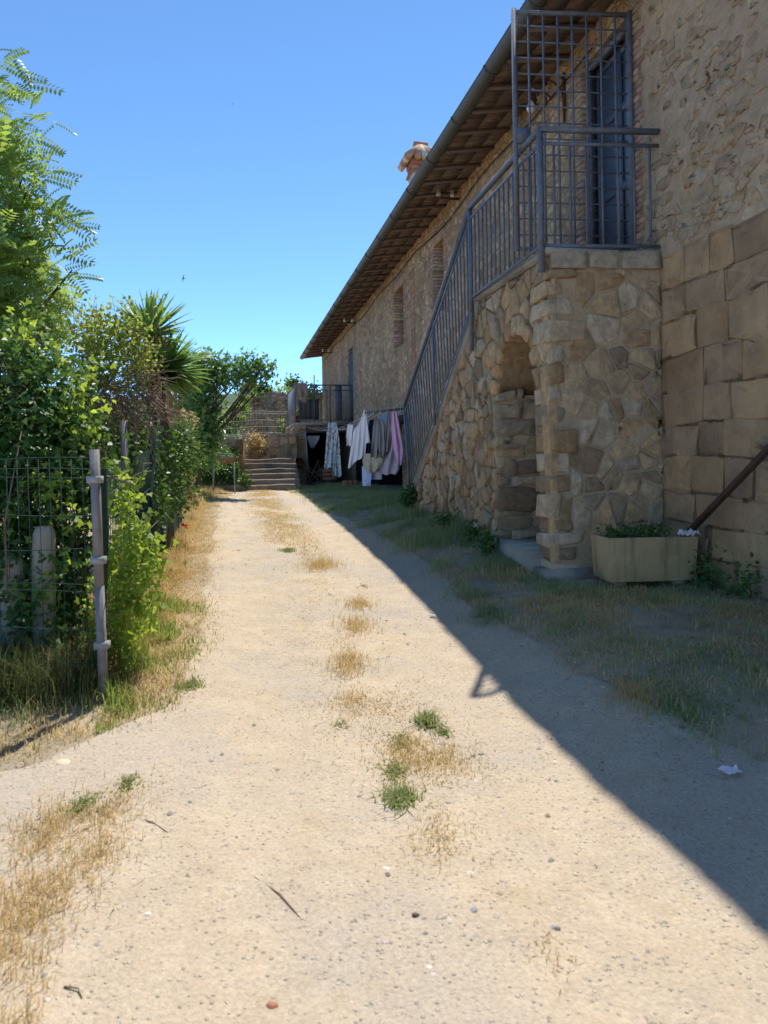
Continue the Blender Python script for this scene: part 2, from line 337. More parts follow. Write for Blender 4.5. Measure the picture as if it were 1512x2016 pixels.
uu = np.concatenate([-np.geomspace(400, 9, 14), np.arange(-8.6, 4.6, .13), np.geomspace(5, 400, 12)])
ss = np.concatenate([-np.geomspace(300, 5, 8), np.arange(-4.8, 26, .13), np.geomspace(26.5, 600, 22)])
Ug, Sg = np.meshgrid(uu, ss, indexing='ij')
Zg = zg(Ug, Sg)
inside = sm(Ug - edgeL(Sg), .1, .3) * sm(edgeR(Sg) - Ug, .1, .3) * sm(Sg, -4.2, -3.8) * sm(21.2 - Sg, .1, .4)
g = MB(); g.grid(B(Ug, Sg, Zg - .05 * inside)); tag(g.build('ground', M['soil'], smooth=True, origin=(0, 0, 0)), kind='structure')
p = MB(); Sp = np.arange(-4.2, 21.3, .055); tt = np.linspace(0, 1, 70)
T2, S2 = np.meshgrid(tt, Sp, indexing='ij'); U2 = edgeL(S2) + (edgeR(S2) - edgeL(S2)) * T2
Zp = zg(U2, S2) + .004 + .010 * (vn(U2 * 14, S2 * 14) - .5) - .018 * np.minimum(1, np.minimum(T2, 1 - T2) < .02)
p.grid(B(U2, S2, Zp)); tag(p.build('dirt_path', M['path'], smooth=True, origin=(0, 0, 0)), kind='structure')

# far hills
h = MB(); a = np.linspace(-.9, .9, 80); r = np.linspace(260, 900, 24); A, Rr = np.meshgrid(a, r, indexing='ij')
hz = -8 + sm(Rr, 260, 620) * (58 + 40 * (fbm(A * 5 + 3, Rr * .004) - .5) - 25 * A) + 5 * (vn(A * 60, Rr * .06) - .5)
h.grid(np.stack([Rr * np.sin(A), Rr * np.cos(A), hz], -1))
M['hill'] = mat('wooded_hill', (.05, .085, .04), (.09, .12, .06), .06, .95, 1., .12, dist=3.)
tag(h.build('hills', M['hill'], smooth=True, origin=(0, 300, 0)), kind='structure')

# ------------------------------------------------------------------ stonework
def clip(poly, nx, ny, d):                                 # keep nx*x+ny*y <= d
    out = []; m = len(poly)
    for i in range(m):
        a = poly[i]; b = poly[(i + 1) % m]; da = nx * a[0] + ny * a[1] - d; db = nx * b[0] + ny * b[1] - d
        if da <= 0: out.append(a)
        if (da < 0 < db) or (db < 0 < da):
            t = da / (da - db); out.append((a[0] + t * (b[0] - a[0]), a[1] + t * (b[1] - a[1])))
    return out
def cells(seeds, poly, gap, rng, ay=1.0):
    S = np.array(seeds) * [1, ay]; P = [(x, y * ay) for x, y in poly]; res = []
    for i, c in enumerate(S):
        d = np.hypot(*(S - c).T); q = list(P)
        # inset outer boundary slightly
        for j in np.argsort(d)[1:26]:
            v = S[j] - c; L = d[j]; nx, ny = v / L
            q = clip(q, nx, ny, nx * c[0] + ny * c[1] + L / 2 - gap / 2 * rng.uniform(.5, 1.5))
            if len(q) < 3: break
        res.append([(x, y / ay) for x, y in q] if len(q) >= 3 else None)
    return res
def stone(mb, poly, T, rng, hgt, col, dome=.02, k=.07, tl=.05):
    q = np.array(poly); c = q.mean(0)
    x, y = q.T; ar = abs(np.dot(x, np.roll(y, 1)) - np.dot(y, np.roll(x, 1))) / 2
    if ar < .0012: return
    if np.dot(x, np.roll(y, -1)) - np.dot(y, np.roll(x, -1)) < 0: q = q[::-1]
    nx = np.roll(q, -1, 0); ch = np.empty((2 * len(q), 2)); ch[0::2] = q * (1 - k) + nx * k; ch[1::2] = q * k + nx * (1 - k)
    ch += rng.normal(0, .004, ch.shape); m = len(ch)
    tilt = rng.normal(0, tl, 2)
    def lev(sc_, hh): 
        r = c + (ch - c) * sc_
        return np.column_stack([r, np.full(m, hh) + (r - c) @ tilt * (hh > 0) + (rng.normal(0, .003, m) if hh > 0 else 0)])
    rings = [lev(1.0, -.03), lev(1.0, hgt * .62), lev(.955, hgt * .96), lev(.6, hgt * 1.0)]
    v = np.vstack(rings + [[[*c, hgt * (1.0 + dome)]]]); fs = []
    i = np.arange(m); j = (i + 1) % m
    for L in range(3): fs.append(np.stack([i + L * m, j + L * m, j + (L + 1) * m, i + (L + 1) * m], 1))
    fs.append(np.stack([i + 3 * m, j + 3 * m, np.full(m, 4 * m)], 1))
    mb.add(T(v), fs, np.clip(np.asarray(col), 0, 1))
PAL = np.array([(.6, .48, .32), (.54, .42, .27), (.64, .54, .4), (.46, .365, .26), (.49, .35, .225), (.58, .43, .26), (.52, .45, .35), (.68, .6, .48), (.41, .31, .225), (.56, .46, .32)])
def pal(rng, P=PAL):
    c = P[rng.integers(len(P))] * np.array([1.08, .97, .85]) * rng.uniform(.66, 1.2); return c * min(1, .64 / c.max())
def rubble(mb, poly, T, rng, cw, chh, gap=.022, hgt=(.02, .05), hole=None, jit=.38, P=PAL):
    q = np.array(poly); x0, y0 = q.min(0) - .2; x1, y1 = q.max(0) + .2; seeds = []
    y = y0; r = 0
    while y < y1:
        hh = chh * rng.uniform(.5, 1.6); x = x0 + rng.uniform(0, cw)
        while x < x1:
            ww = cw * rng.uniform(.35, 1.9); seeds.append((x + ww / 2 + rng.normal(0, cw * .05), y + hh / 2 + rng.normal(0, hh * jit * .55))); x += ww
        y += hh
    keep = [0] * len(seeds)
    if hole:
        out = []
        for sd_ in seeds:
            d, nxp, nyp = hole(sd_)                        # signed distance (>0 outside), nearest boundary point
            if d > .035:
                out.append((sd_, 1))
                if d < .3: out.append(((2 * nxp - sd_[0], 2 * nyp - sd_[1]), 0))
        seeds = [o[0] for o in out]; keep = [o[1] for o in out]
    else: keep = [1] * len(seeds)
    for k_, c in zip(keep, cells(seeds, poly, gap, rng)):
        if c is not None and k_: stone(mb, c, T, rng, rng.uniform(*hgt), pal(rng, P))

def inset(q, g_):
    q = np.array(q, float); a = np.roll(q, 1, 0); b = np.roll(q, -1, 0); d = unit0(b - a); nrm = np.column_stack([-d[:, 1], d[:, 0]])
    return q + nrm * g_
def unit0(a): return a / (np.linalg.norm(a, axis=-1, keepdims=True) + 1e-9)
def coursed(mb, poly, T, rng, cw, chh, gap=.02, hgt=(.01, .04), gaps=None, P=PAL, split=.25, skip=None):
    """rough courses of irregular blocks; gaps(y) gives openings [(x0,x1)] to leave clear"""
    q = np.array(poly); x0, y0 = q.min(0); x1, y1 = q.max(0); y = y0; r = 0
    if np.dot(q[:, 0], np.roll(q[:, 1], -1)) - np.dot(q[:, 1], np.roll(q[:, 0], -1)) < 0: q = q[::-1]
    wav = lambda x, k: .30 * chh * (fbm(np.asarray(x) * 2.6 + k * 7.7, np.asarray(x) * 0 + k * 3.1) - .5) * 2
    while y < y1:
        hh = chh * rng.uniform(.62, 1.45); spans = [(x0, x1)]
        if gaps:
            for a, b in gaps(y + hh / 2): spans = [z for l, u in spans for z in ((l, min(u, a)), (max(l, b), u)) if z[1] - z[0] > .03]
        for l, u in spans:
            x = l
            while x < u - .02:
                ww = cw * rng.uniform(.45, 1.9)
                if u - x - ww < cw * .4: ww = u - x
                xe = x + ww; t0, t1 = rng.normal(0, .03, 2) * (x > l + .01), 0
                xs = np.linspace(x, xe, 4); lo = y + wav(xs, r); hi = y + hh + wav(xs, r + 1)
                subs = [(lo, hi)]
                if rng.random() < split and hh > chh * .9: mid = lo + (hi - lo) * rng.uniform(.35, .65) + rng.normal(0, .008, 4); subs = [(lo, mid), (mid, hi)]
                for lo_, hi_ in subs:
                    pts = [(xs[i], lo_[i]) for i in range(4)] + [(xs[i], hi_[i]) for i in (3, 2, 1, 0)]
                    if rng.random() < .35: pts[rng.integers(0, 2) * 4 + rng.integers(0, 2) * 3] = tuple(np.mean([pts[0], pts[3], pts[4], pts[7]], 0) * .25 + np.array(pts[rng.integers(0, 2) * 4]) * .75) if False else pts[0]
                    pts = inset(np.array(pts) + rng.normal(0, .011, (8, 2)), gap / 2 * rng.uniform(.6, 1.7)); pts[:, 0] = np.clip(pts[:, 0], l + .002, u - .002)
                    pp = [tuple(z) for z in pts]
                    for i in range(len(q)):
                        a, b = q[i], q[(i + 1) % len(q)]; nx, ny = (b[1] - a[1]), -(b[0] - a[0]); L = math.hypot(nx, ny); pp = clip(pp, nx / L, ny / L, (nx * a[0] + ny * a[1]) / L)
                        if len(pp) < 3: break
                    if len(pp) >= 3 and not (skip and rng.random() < skip): stone(mb, pp, T, rng, rng.uniform(*hgt), pal(rng, P), k=rng.uniform(.1, .24))
                x = xe
        y += hh; r += 1

# ------------------------------------------------------------------ THE HOUSE
UW, ZW = 3.81, 6.03
S0, S1 = -4.0, 31.72
house = thing('stone_house', B(UW + 1, 14, .5), 'long old stone farmhouse with tiled eaves along the right of the track', 'house')
rng = np.random.default_rng(11)
DOOR = (6.56, 7.6, 3.33, 5.72); W1 = (13.07, 13.8, 4.22, 5.52); W2 = (16.32, 17.28, 4.12, 5.44); FD = (23.5, 24.45, 2.76, 5.15); CEL = (16.7, 23.2, .4, 2.32)
HOLES = [(DOOR, .55), (W1, .4), (W2, .4), (FD, .35), (CEL, 2.4)]
def in_hole(s, z): return any(a < s < b and c < z < d for (a, b, c, d), _ in HOLES)
sx = sorted(set([S0, S1, 6.13] + [x for hh, _ in HOLES for x in hh[:2]] + list(np.arange(S0, S1, .8))))
zx = sorted(set([-.3, 6.2] + [x for hh, _ in HOLES for x in hh[2:]] + list(np.arange(.2, 6.2, .7))))
wl = MB()
Wv = np.array([[B(UW, s, z) for z in zx] for s in sx]); nz = len(zx); fcs = []
for i in range(len(sx) - 1):
    for j in range(nz - 1):
        if not in_hole((sx[i] + sx[i + 1]) / 2, (zx[j] + zx[j + 1]) / 2): fcs.append((i * nz + j, (i + 1) * nz + j, (i + 1) * nz + j + 1, i * nz + j + 1)[::-1])
fcs = np.array(fcs); near_ = Wv.reshape(-1, 3)[fcs].mean(1) @ np.r_[E_, 0] < 6.4
wl.add(Wv.reshape(-1, 3), [fcs[~near_]]); wl.cur = 2; wl.add(Wv.reshape(-1, 3), [fcs[near_]]); wl.cur = 0
for (a, b, c, d), dep in HOLES[:-1]:                        # reveals
    for q in ([(UW, a, c), (UW, a, d), (UW + dep, a, d), (UW + dep, a, c)], [(UW, b, c), (UW + dep, b, c), (UW + dep, b, d), (UW, b, d)],
              [(UW, a, d), (UW, b, d), (UW + dep, b, d), (UW + dep, a, d)], [(UW, a, c), (UW + dep, a, c), (UW + dep, b, c), (UW, b, c)]):
        wl.add(B(np.array(q)), [(0, 1, 2, 3)])
RID = 8.0
for s in (S0, S1):                                          # gable ends
    wl.add(B(np.array([(UW, s, -.3), (UW, s, 6.2), (RID, s, 7.3), (12.2, s, 6.2), (12.2, s, -.3)])), [(0, 1, 2, 3, 4) if s == S0 else (4, 3, 2, 1, 0)])
wl.add(B(np.array([(12.2, S0, -.3), (12.2, S1, -.3), (12.2, S1, 6.2), (12.2, S0, 6.2)])), [(0, 1, 2, 3)])
# field stones bedded in the upper wall
rng_f = np.random.default_rng(44); wl.cur = 1; Tw = lambda v: B(np.column_stack([UW - v[:, 2], v[:, 0], v[:, 1]]))
for _ in range(760):
    s, z = (rng_f.uniform(.5, 17), rng_f.uniform(2.4, 5.95)) if _ < 330 else (rng_f.uniform(2.5, 6.5), 3.35 + 2.6 * rng_f.random() ** 1.6)
    if in_hole(s, z) or any(a - .3 < s < b + .3 and c - .2 < z < d + .3 for (a, b, c, d), _ in HOLES) or (s < 6.2 and z < 3.36): continue
    rr = rng_f.uniform(.035, .11); k_ = rng_f.integers(6, 9); an_ = np.sort(rng_f.uniform(0, 6.28, k_)); q = [(s + rr * 1.4 * math.cos(t) * rng_f.uniform(.8, 1.1), z + rr * .8 * math.sin(t) * rng_f.uniform(.8, 1.1)) for t in an_]
    stone(wl, q, Tw, rng_f, rng_f.uniform(.004, .018), pal(rng_f) * .5 + np.array([.26, .2, .135]))
wall = wl.build('wall', [M['wall'], M['stone'], M['wall_near']], house)
# roof: corrugated old tiles
rf = MB(); sr = np.arange(S0 - .3, S1 + .32, .045)
for u0, u1, za, zb in ((2.99, RID, 6.005, 7.42), (RID, 12.9, 7.42, 6.1)):
    ur = np.linspace(u0, u1, 14); U, S = np.meshgrid(ur, sr, indexing='ij')
    Z = za + (U - u0) / (u1 - u0) * (zb - za) + .035 * np.abs(np.sin(S * math.pi / .21)) + .012 * (vn(S * .4, U * 2) - .5)
    rf.grid(B(U, S, Z)); rf.grid(B(U, S, Z - .02), flip=True)
roof = rf.build('roof', M['tile'], house)
# soffit boards / flat bricks under the overhang
sf = MB(); zs = lambda u: 5.925 + (u - 3.06) * (ZW - 5.925) / (UW - 3.06)
k = 0
for s in np.arange(S0 - .25, S1 + .28, .15):
    for a_, b_ in ((3.06, 3.33), (3.335, 3.6), (3.605, 3.9)):
        j = rng.uniform(-.004, .004); v = np.array([(a_, s + .003, zs(a_) + j), (b_, s + .003, zs(b_) + j), (b_, s + .147, zs(b_) + j), (a_, s + .147, zs(a_) + j)])
        v2 = v + [0, 0, .03]
        sf.add(B(np.vstack([v, v2])), [(0, 3, 2, 1), (4, 5, 6, 7), (0, 1, 5, 4), (1, 2, 6, 5), (2, 3, 7, 6), (3, 0, 4, 7)], np.array((.18, .13, .108)) * rng.uniform(.75, 1.2) * np.array([1, rng.uniform(.92, 1.1), rng.uniform(.9, 1.15)]))
sf.build('soffit', M['brick'], house)
rb = MB(); v = []
for u, dz in ((3.08, 0), (3.98, 0)): v += [(u, S0 + .1, zs(u) - .04), (u, S0 + .165, zs(u) - .04), (u, S0 + .165, zs(u) - .003), (u, S0 + .1, zs(u) - .003)]
rb.add(B(np.array(v)), [(0, 1, 2, 3), (7, 6, 5, 4), (0, 4, 5, 1), (1, 5, 6, 2), (2, 6, 7, 3), (3, 7, 4, 0)])
raf = rb.build('rafter', mat('rafter_wood', (.17, .125, .105), (.13, .098, .085), 10, .9, .5, 30), house)
part_copies(raf, [tuple(B(0, d, 0.)) for d in np.arange(.62, S1 - S0 - .2, .62)])
gm = MB(); an = np.linspace(math.pi, 2 * math.pi, 10); gs = np.linspace(S0 - .3, S1 + .3, 40)
zw = .02 * (fbm(gs * .15, gs * 0) - .5)
for rr, fl in ((.095, False), (.09, True)):
    P = np.stack([B(3.0 + rr * np.cos(an), np.full(10, s), 5.985 + z + rr * np.sin(an) * 1.0) for s, z in zip(gs, zw)])
    gm.grid(P, flip=fl)
for du in (-.0925, .0925): gm.tube(B(np.full(40, 3.0 + du), gs, 5.985 + zw), .009, 6)
for s in (S0 - .3, S1 + .3): gm.add(B(np.column_stack([3.0 + .093 * np.cos(an), np.full(10, s), 5.985 + .093 * np.sin(an)])), [np.arange(10)])
gm.build('gutter', M['gutter'], house, smooth=True)
gb = MB(); gb.tube(B(3.0 + .103 * np.cos(an), np.full(10, 3.), 5.985 + .103 * np.sin(an)), .013, 5)
gbo = gb.build('gutter_bracket', M['gutter'], house); part_copies(gbo, [tuple(B(0, d, 0.)) for d in np.arange(1.3, 28.5, 1.3)])
# chimney near the eaves
cp = on_u(827, 345, 4.3); cs = cp[1]
ch = MB(); w_ = .24; cz = 7.98
ch.box((4.3 - w_, cs - w_, 6.1), (4.3 + w_, cs + w_, cz)); chim = ch.build('chimney', M['white'], roof)
cb = MB(); r2 = np.random.default_rng(3)
pt = on_u(827, 305, 4.3)[2]
for a_ in (-1, 1):
    for b_ in (-1, 1): cb.box((4.3 + a_ * .16 - .09, cs + b_ * .16 - .09, cz), (4.3 + a_ * .16 + .09, cs + b_ * .16 + .09, cz + .14), col=(.4, .2, .13))
cb.box((4.3 - .27, cs - .27, cz + .14), (4.3 + .27, cs + .27, cz + .28), col=(.38, .19, .12)); cb.box((4.3 - .28, cs - .28, cz - .06), (4.3 + .28, cs + .28, cz + .0), col=(.36, .2, .13))
cb.build('chimney_head', M['brick'], roof)
cc = MB(); zc = cz + .27
for k_ in range(16):                                         # tiles fanned into a little hipped roof
    t = k_ * 2 * math.pi / 16; c_, s_ = math.cos(t), math.sin(t); m_ = max(abs(c_), abs(s_))
    cc.tube(B(np.array([(4.3 + .4 * c_ / m_, cs + .4 * s_ / m_, zc - .04), (4.3 + .2 * c_ / m_, cs + .2 * s_ / m_, zc + .17), (4.3 + .04 * c_, cs + .04 * s_, zc + .36)])), [.085, .075, .05], 9, col=(.44, .29, .19) if k_ % 3 else (.6, .54, .45))
cc.tube(B(np.array([(4.3 - .16, cs, zc + .38), (4.3 + .16, cs, zc + .38)])), .085, 10, col=(.38, .25, .18))
cc.build('chimney_cap', M['brick'], roof, smooth=False)
# brick jambs: toothed, and brick reveals
def jamb(s, z0, z1, out, mbk, w0=.11, w1=.2, proud=.012, rv=None):
    z = z0; i = 0
    while z < z1:
        ww = (w0 if (i // 2) % 2 else w1) * rng.uniform(.85, 1.1); a, b = (s, s + ww * out) if out > 0 else (s + ww * out, s)
        c = np.array((.42, .285, .205)) * rng.uniform(.7, 1.2) * np.array([1, rng.uniform(.9, 1.15), rng.uniform(.85, 1.2)])
        mbk.box((UW - proud - rng.uniform(0, .006), a, z + .006), (UW + .05, b, z + .055), col=c)
        if rv: mbk.box((UW - .004, s - (.008 if out > 0 else -.001), z + .006), (UW + rv, s - (-.001 if out > 0 else -.008), z + .055), col=c * rng.uniform(.8, 1.15))
        z += .065; i += 1
jm = MB(); jamb(DOOR[0], DOOR[2], DOOR[3], -1, jm); jm.build('brick_jamb', M['brick'], house); jm = MB(); jamb(DOOR[1], DOOR[2], DOOR[3], 1, jm, rv=.15); jm.build('brick_jamb', M['brick'], house)
for W in (W1, W2):
    jm = MB(); jamb(W[0], W[2] - .1, W[3] + .15, -1, jm); jamb(W[1], W[2] - .1, W[3] + .1, 1, jm, rv=.38)
    for s in np.arange(W[0] - .1, W[1] + .12, .07): jm.box((UW - .014, s, W[3] + .005), (UW + .06, s + .058, W[3] + .25 + rng.uniform(-.02, .02)), col=np.array((.4, .29, .21)) * rng.uniform(.7, 1.2))
    wf = jm.build('window_surround', M['brick'], house)
    sh = MB(); sh.box((UW + .34, W[0], W[2]), (UW + .39, W[1], W[3])); sh.build('window_shutter', M['wood'], house)
st_ = MB()
for z in np.arange(2.6, 5.5, .065):
    ww = .28 + (.08 if int(z * 7) % 2 else 0)
    st_.box((UW - .016, 15.45 - ww / 2, z), (UW + .03, 15.45 + ww / 2 + rng.uniform(-.03, .03), z + .056), col=np.array((.42, .27, .19)) * rng.uniform(.7, 1.15))
st_.build('brick_strip', M['brick'], house)
# doors
dm = MB(); dm.box((UW + .17, DOOR[0], DOOR[2]), (UW + .22, DOOR[1], DOOR[3]))
for a_, b_ in ((.0, .09), (.475, .565), (.95, 1.04)): dm.box((UW + .145, DOOR[0] + a_, DOOR[2]), (UW + .168, DOOR[0] + b_, DOOR[3]))
for z in (3.34, 4.2, 5.0, 5.6): dm.box((UW + .15, DOOR[0] + .09, z), (UW + .168, DOOR[0] + .95, z + .09))
dm = dm; dm.build('door', mat('door_glass', (.1, .125, .17), (.07, .09, .125), 3, .4, .05, 10, spec=.4), house)
df = MB()
for s in (DOOR[0] + .03, DOOR[1] - .03): df.box((UW + .04, s - .03, DOOR[2]), (UW + .1, s + .03, DOOR[3]))
df.box((UW + .04, DOOR[0] + .06, DOOR[3] - .06), (UW + .1, DOOR[1] - .06, DOOR[3])); df.build('door_frame', M['iron'], house)
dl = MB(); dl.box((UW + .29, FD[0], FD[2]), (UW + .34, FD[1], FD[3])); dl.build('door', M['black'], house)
fg = MB()
for s in np.linspace(FD[0] + .03, FD[1] - .03, 7): fg.bar(B(UW + .06, s, FD[2]), B(UW + .06, s, FD[3]), .03, .03)
for z in np.linspace(FD[2] + .03, FD[3] - .03, 14): fg.bar(B(UW + .06, FD[0], z), B(UW + .06, FD[1], z), .018, .018)
fg.build('door_grille', M['iron'], house)
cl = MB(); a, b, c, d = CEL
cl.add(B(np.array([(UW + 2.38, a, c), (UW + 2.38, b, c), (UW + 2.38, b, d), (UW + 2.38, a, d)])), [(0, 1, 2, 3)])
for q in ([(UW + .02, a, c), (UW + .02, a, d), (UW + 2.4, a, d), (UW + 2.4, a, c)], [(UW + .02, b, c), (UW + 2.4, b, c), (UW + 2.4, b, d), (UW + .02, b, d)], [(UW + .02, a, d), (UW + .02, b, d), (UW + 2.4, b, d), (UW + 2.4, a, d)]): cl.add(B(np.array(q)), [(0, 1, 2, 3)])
cl.build('cellar_shade_lining', M['black'], house)  # black walls put the cellar's shade into the colour
cl = MB(); cl.box((UW - .06, a - .25, d), (UW + .3, b + .1, d + .2)); cl.build('lintel_beam', M['wood'], house)
# tufa block courses of the nearest wall
tb = MB(); rt = np.random.default_rng(21); z = .1; TP = np.array([(.6, .395, .215), (.545, .355, .195), (.62, .42, .24), (.56, .385, .23), (.51, .35, .21)])
Tw = lambda v: B(np.column_stack([UW - v[:, 2], v[:, 0], v[:, 1]]))
while z < 3.5:
    hh = rt.uniform(.22, .34); s = 6.1 - rt.uniform(0, .2) * 0
    while s > S0:
        ww = rt.uniform(.26, .64); top = z + hh
        lim = 3.3 + .06 * (6.1 - s)
        if top < lim + .12:
            g_ = .004; sl = .03 * (s - 4) * 0
            dz = lambda x: .022 * math.sin(x * 1.7 + z * 3) + .008 * math.sin(x * 6) - .03 * (6.1 - x) * 0
            xs = [s - ww + g_, s - ww / 2, s - g_]
            q = [(xs[0], z + g_ + dz(xs[0])), (xs[1], z + g_ + dz(xs[1]) + rt.normal(0, .006)), (xs[2], z + g_ + dz(xs[2])), (xs[2], top - g_ + dz(xs[2])), (xs[1], top - g_ + dz(xs[1]) + rt.normal(0, .006)), (xs[0], top - g_ + dz(xs[0]))]
            q = [(x + rt.normal(0, .01), y + rt.normal(0, .01)) for x, y in q]
            cq = np.mean(q, 0); cc_ = TP[rt.integers(5)] * rt.uniform(.82, 1.18)
            stone(tb, q, Tw, rt, rt.uniform(.003, .007), cc_, dome=.0, k=.04, tl=.002)
            tb.add(Tw(np.column_stack([cq + (np.array(q) - cq) * 1.2, np.full(6, .002)])), [np.arange(6)], cc_ * .84)
        s -= ww
    z += hh
tb.build('tufa_blocks', M['tufa'], house)

# ------------------------------------------------------------------ STAIRCASE
US, SF, SJ1, SJ2 = 2.775, 6.22, 6.56, 7.6
ZL = 3.33
stair = thing('stone_staircase', B(3.2, 8.5, .4), 'outside staircase of honey coloured rubble stone with small arched doorway', 'staircase')
def prism(mb, prof, u0, u1, col=None):                      # (s,z) profile pushed along u
    k_ = len(prof); v = [(u0, s, z) for s, z in prof] + [(u1, s, z) for s, z in prof]
    mb.add(B(np.array(v)), [list(range(k_))[::-1], list(range(k_, 2 * k_))] + [(i, (i + 1) % k_, (i + 1) % k_ + k_, i + k_) for i in range(k_)], col)
core = MB(); UI = US + .03
archc, archr, archz = (SJ1 + SJ2) / 2, (SJ2 - SJ1) / 2, 2.15
arch = [(archc + archr * math.cos(t), archz + .55 * math.sin(t)) for t in np.linspace(0, math.pi, 9)]
prism(core, [(SF + .03, .1), (SJ1, .1), (SJ1, ZL - .05), (SF + .03, ZL - .05)], UI, UW)
prism(core, [(SJ2, .1), (11.35, .1), (11.35, .95), (8.2, ZL - .05), (SJ2, ZL - .05)], UI, UW)
core.build('core', M['mortar'], stair)
lin = MB(); prism(lin, [(SJ1 + .0, ZL - .05)] + [(s, z) for s, z in arch[::-1]] + [(SJ2, ZL - .05)], UI, UW, col=(.36, .24, .13)); lin.build('arch_vault', M['stone'], stair)
rs = np.random.default_rng(8)
def door_hole(p):
    x, y = p
    if y < archz:
        a_ = x - SJ1; b_ = SJ2 - x
        d = min(a_, b_)
        return (-d, SJ1 if a_ < b_ else SJ2, y)
    t = math.atan2((y - archz) / .55, (x - archc) / archr); bx, by = archc + archr * math.cos(t), archz + .55 * math.sin(t)
    ins = ((x - archc) / archr) ** 2 + ((y - archz) / .55) ** 2 < 1
    return ((-1 if ins else 1) * math.hypot(x - bx, y - by), bx, by)
Ts = lambda v: B(np.column_stack([UI - v[:, 2], v[:, 0], v[:, 1]]))
def arch_gap(y):
    if y < archz - .03: return [(SJ1 - .0, SJ2 + .0)]
    k_ = ((y - archz) / .75)
    return [(archc - (archr + .17) * math.sqrt(1 - k_ * k_), archc + (archr + .17) * math.sqrt(1 - k_ * k_))] if abs(k_) < 1 else []
sfm = MB(); side_poly = [(SF, .25), (11.38, .25), (11.38, .86), (8.35, 3.08), (8.1, 3.25), (SF, 3.25)]
def side_hole(p):
    if p[1] < archz and p[0] < SJ1 + .3: return (p[0] - SJ2, SJ2, p[1])
    d = math.hypot((p[0] - archc) / (archr + .16), (p[1] - archz) / .73) - 1
    if p[1] >= archz and d < .35:
        t = math.atan2((p[1] - archz) / .73, (p[0] - archc) / (archr + .16)); bx, by = archc + (archr + .16) * math.cos(t), archz + .73 * math.sin(t)
        return (math.copysign(math.hypot(p[0] - bx, p[1] - by), d), bx, by)
    return (p[0] - SJ2 if p[1] < archz else 1, SJ2, p[1])
rubble(sfm, side_poly, Ts, rs, .18, .135, gap=.018, hgt=(.008, .055), hole=side_hole, jit=.75)
for i in range(11):                                          # arch stones set on edge
    t0, t1 = math.pi * i / 11 + .012, math.pi * (i + 1) / 11 - .012; ro = rs.uniform(.13, .2)
    stone(sfm, [(archc + archr * math.cos(t0), archz + .55 * math.sin(t0)), (archc + (archr + ro) * math.cos(t0), archz + (.55 + ro) * math.sin(t0)), (archc + (archr + ro) * math.cos(t1), archz + (.55 + ro) * math.sin(t1)), (archc + archr * math.cos(t1), archz + .55 * math.sin(t1))], Ts, rs, rs.uniform(.03, .06), pal(rs) * [1.05, .98, .85], k=.15)
sfm.build('side_stonework', M['stone'], stair, smooth=False)
PLc, PRc = np.array([US + .02, SF + .02]), np.array([UW - .005, SF - .08])
fdir = (PRc - PLc) / np.hypot(*(PRc - PLc)); fn = np.array([fdir[1], -fdir[0]]); FWD = np.hypot(*(PRc - PLc))
def Tf(v): q = PLc + v[:, 0:1] * fdir + v[:, 2:3] * fn; return B(np.column_stack([q, v[:, 1]]))
fm = MB(); qn = MB(); z = .25; zrow = []
while z < ZL - .2:                                           # corner blocks that turn from the side to the front
    hh = min(rs.choice([rs.uniform(.09, .14), rs.uniform(.14, .24)]), ZL - .19 - z)
    if ZL - .19 - z - hh < .08: hh = ZL - .19 - z
    fw = rs.choice([rs.uniform(.05, .1), rs.uniform(.1, .2), rs.uniform(.2, .36)]); zrow.append((z, z + hh, fw)); c = pal(rs)
    n_s = 1 if rs.random() < .75 else 2
    a0 = Tf(np.array([[-.03, 0, .03]]))[0]
    o_ = np.array([US - .0 - rs.uniform(0, .05), SF + .005 - rs.uniform(0, .035)])
    far_ = PLc + fdir * fw + fn * (.012 + rs.uniform(0, .02))
    v = []
    for zz in (z + .011, z + hh - .011):
        for (uu__, s_) in ((o_[0], o_[1]), tuple(far_), tuple(far_ - fn * .2), (o_[0] + .2, SJ1 - .004), (o_[0], SJ1 - .004 + rs.uniform(-.02, .0))): v.append((uu__ + rs.normal(0, .012), s_ + rs.normal(0, .012), zz + rs.normal(0, .013)))
    qn.add(B(np.array(v)), [(4, 3, 2, 1, 0), (5, 6, 7, 8, 9)] + [(i, (i + 1) % 5, (i + 1) % 5 + 5, i + 5) for i in range(5)], c)
    z += hh
qo = qn.build('corner_blocks', M['stone'], stair); bv = qo.modifiers.new('bevel', 'BEVEL'); bv.width = .014; bv.segments = 2; bv.limit_method = 'ANGLE'
def q_gap(y):
    for a, b, fw in zrow:
        if a <= y < b: return [(-.1, fw + .02)]
    return []
rubble(fm, [(0, .25), (FWD, .25), (FWD, ZL - .19), (0, ZL - .19)], Tf, rs, .195, .15, gap=.022, hgt=(.003, .022), jit=.75, hole=lambda p: next(((p[0] - fw - .005, fw + .005, p[1]) for a, b, fw in zrow if a <= p[1] < b), (1, 9, 9)))
x = 0
for ww in (.34, .3, .37):                                   # squared capping stones
    stone(fm, [(x + .01, ZL - .18), (x + ww - .012, ZL - .18), (x + ww - .012, ZL - .012), (x + .01, ZL - .012)], Tf, rs, .035, np.array((.5, .42, .31)) * rs.uniform(.8, 1.1), dome=.0); x += ww + .005
fm.build('front_stonework', M['stone'], stair)
bk = MB(); v = [(*(PLc + a * fdir - .04 * 0 * fn), z) for a, z in ((0, .1), (FWD, .1), (FWD, ZL - .03), (0, ZL - .03))]; bk.add(B(np.array(v)), [(0, 1, 2, 3)])
bk.build('front_mortar', M['mortar'], stair)
jmb = MB(); Tj = lambda v: B(np.column_stack([UI - .06 + v[:, 0], SJ2 - v[:, 2], v[:, 1]]))
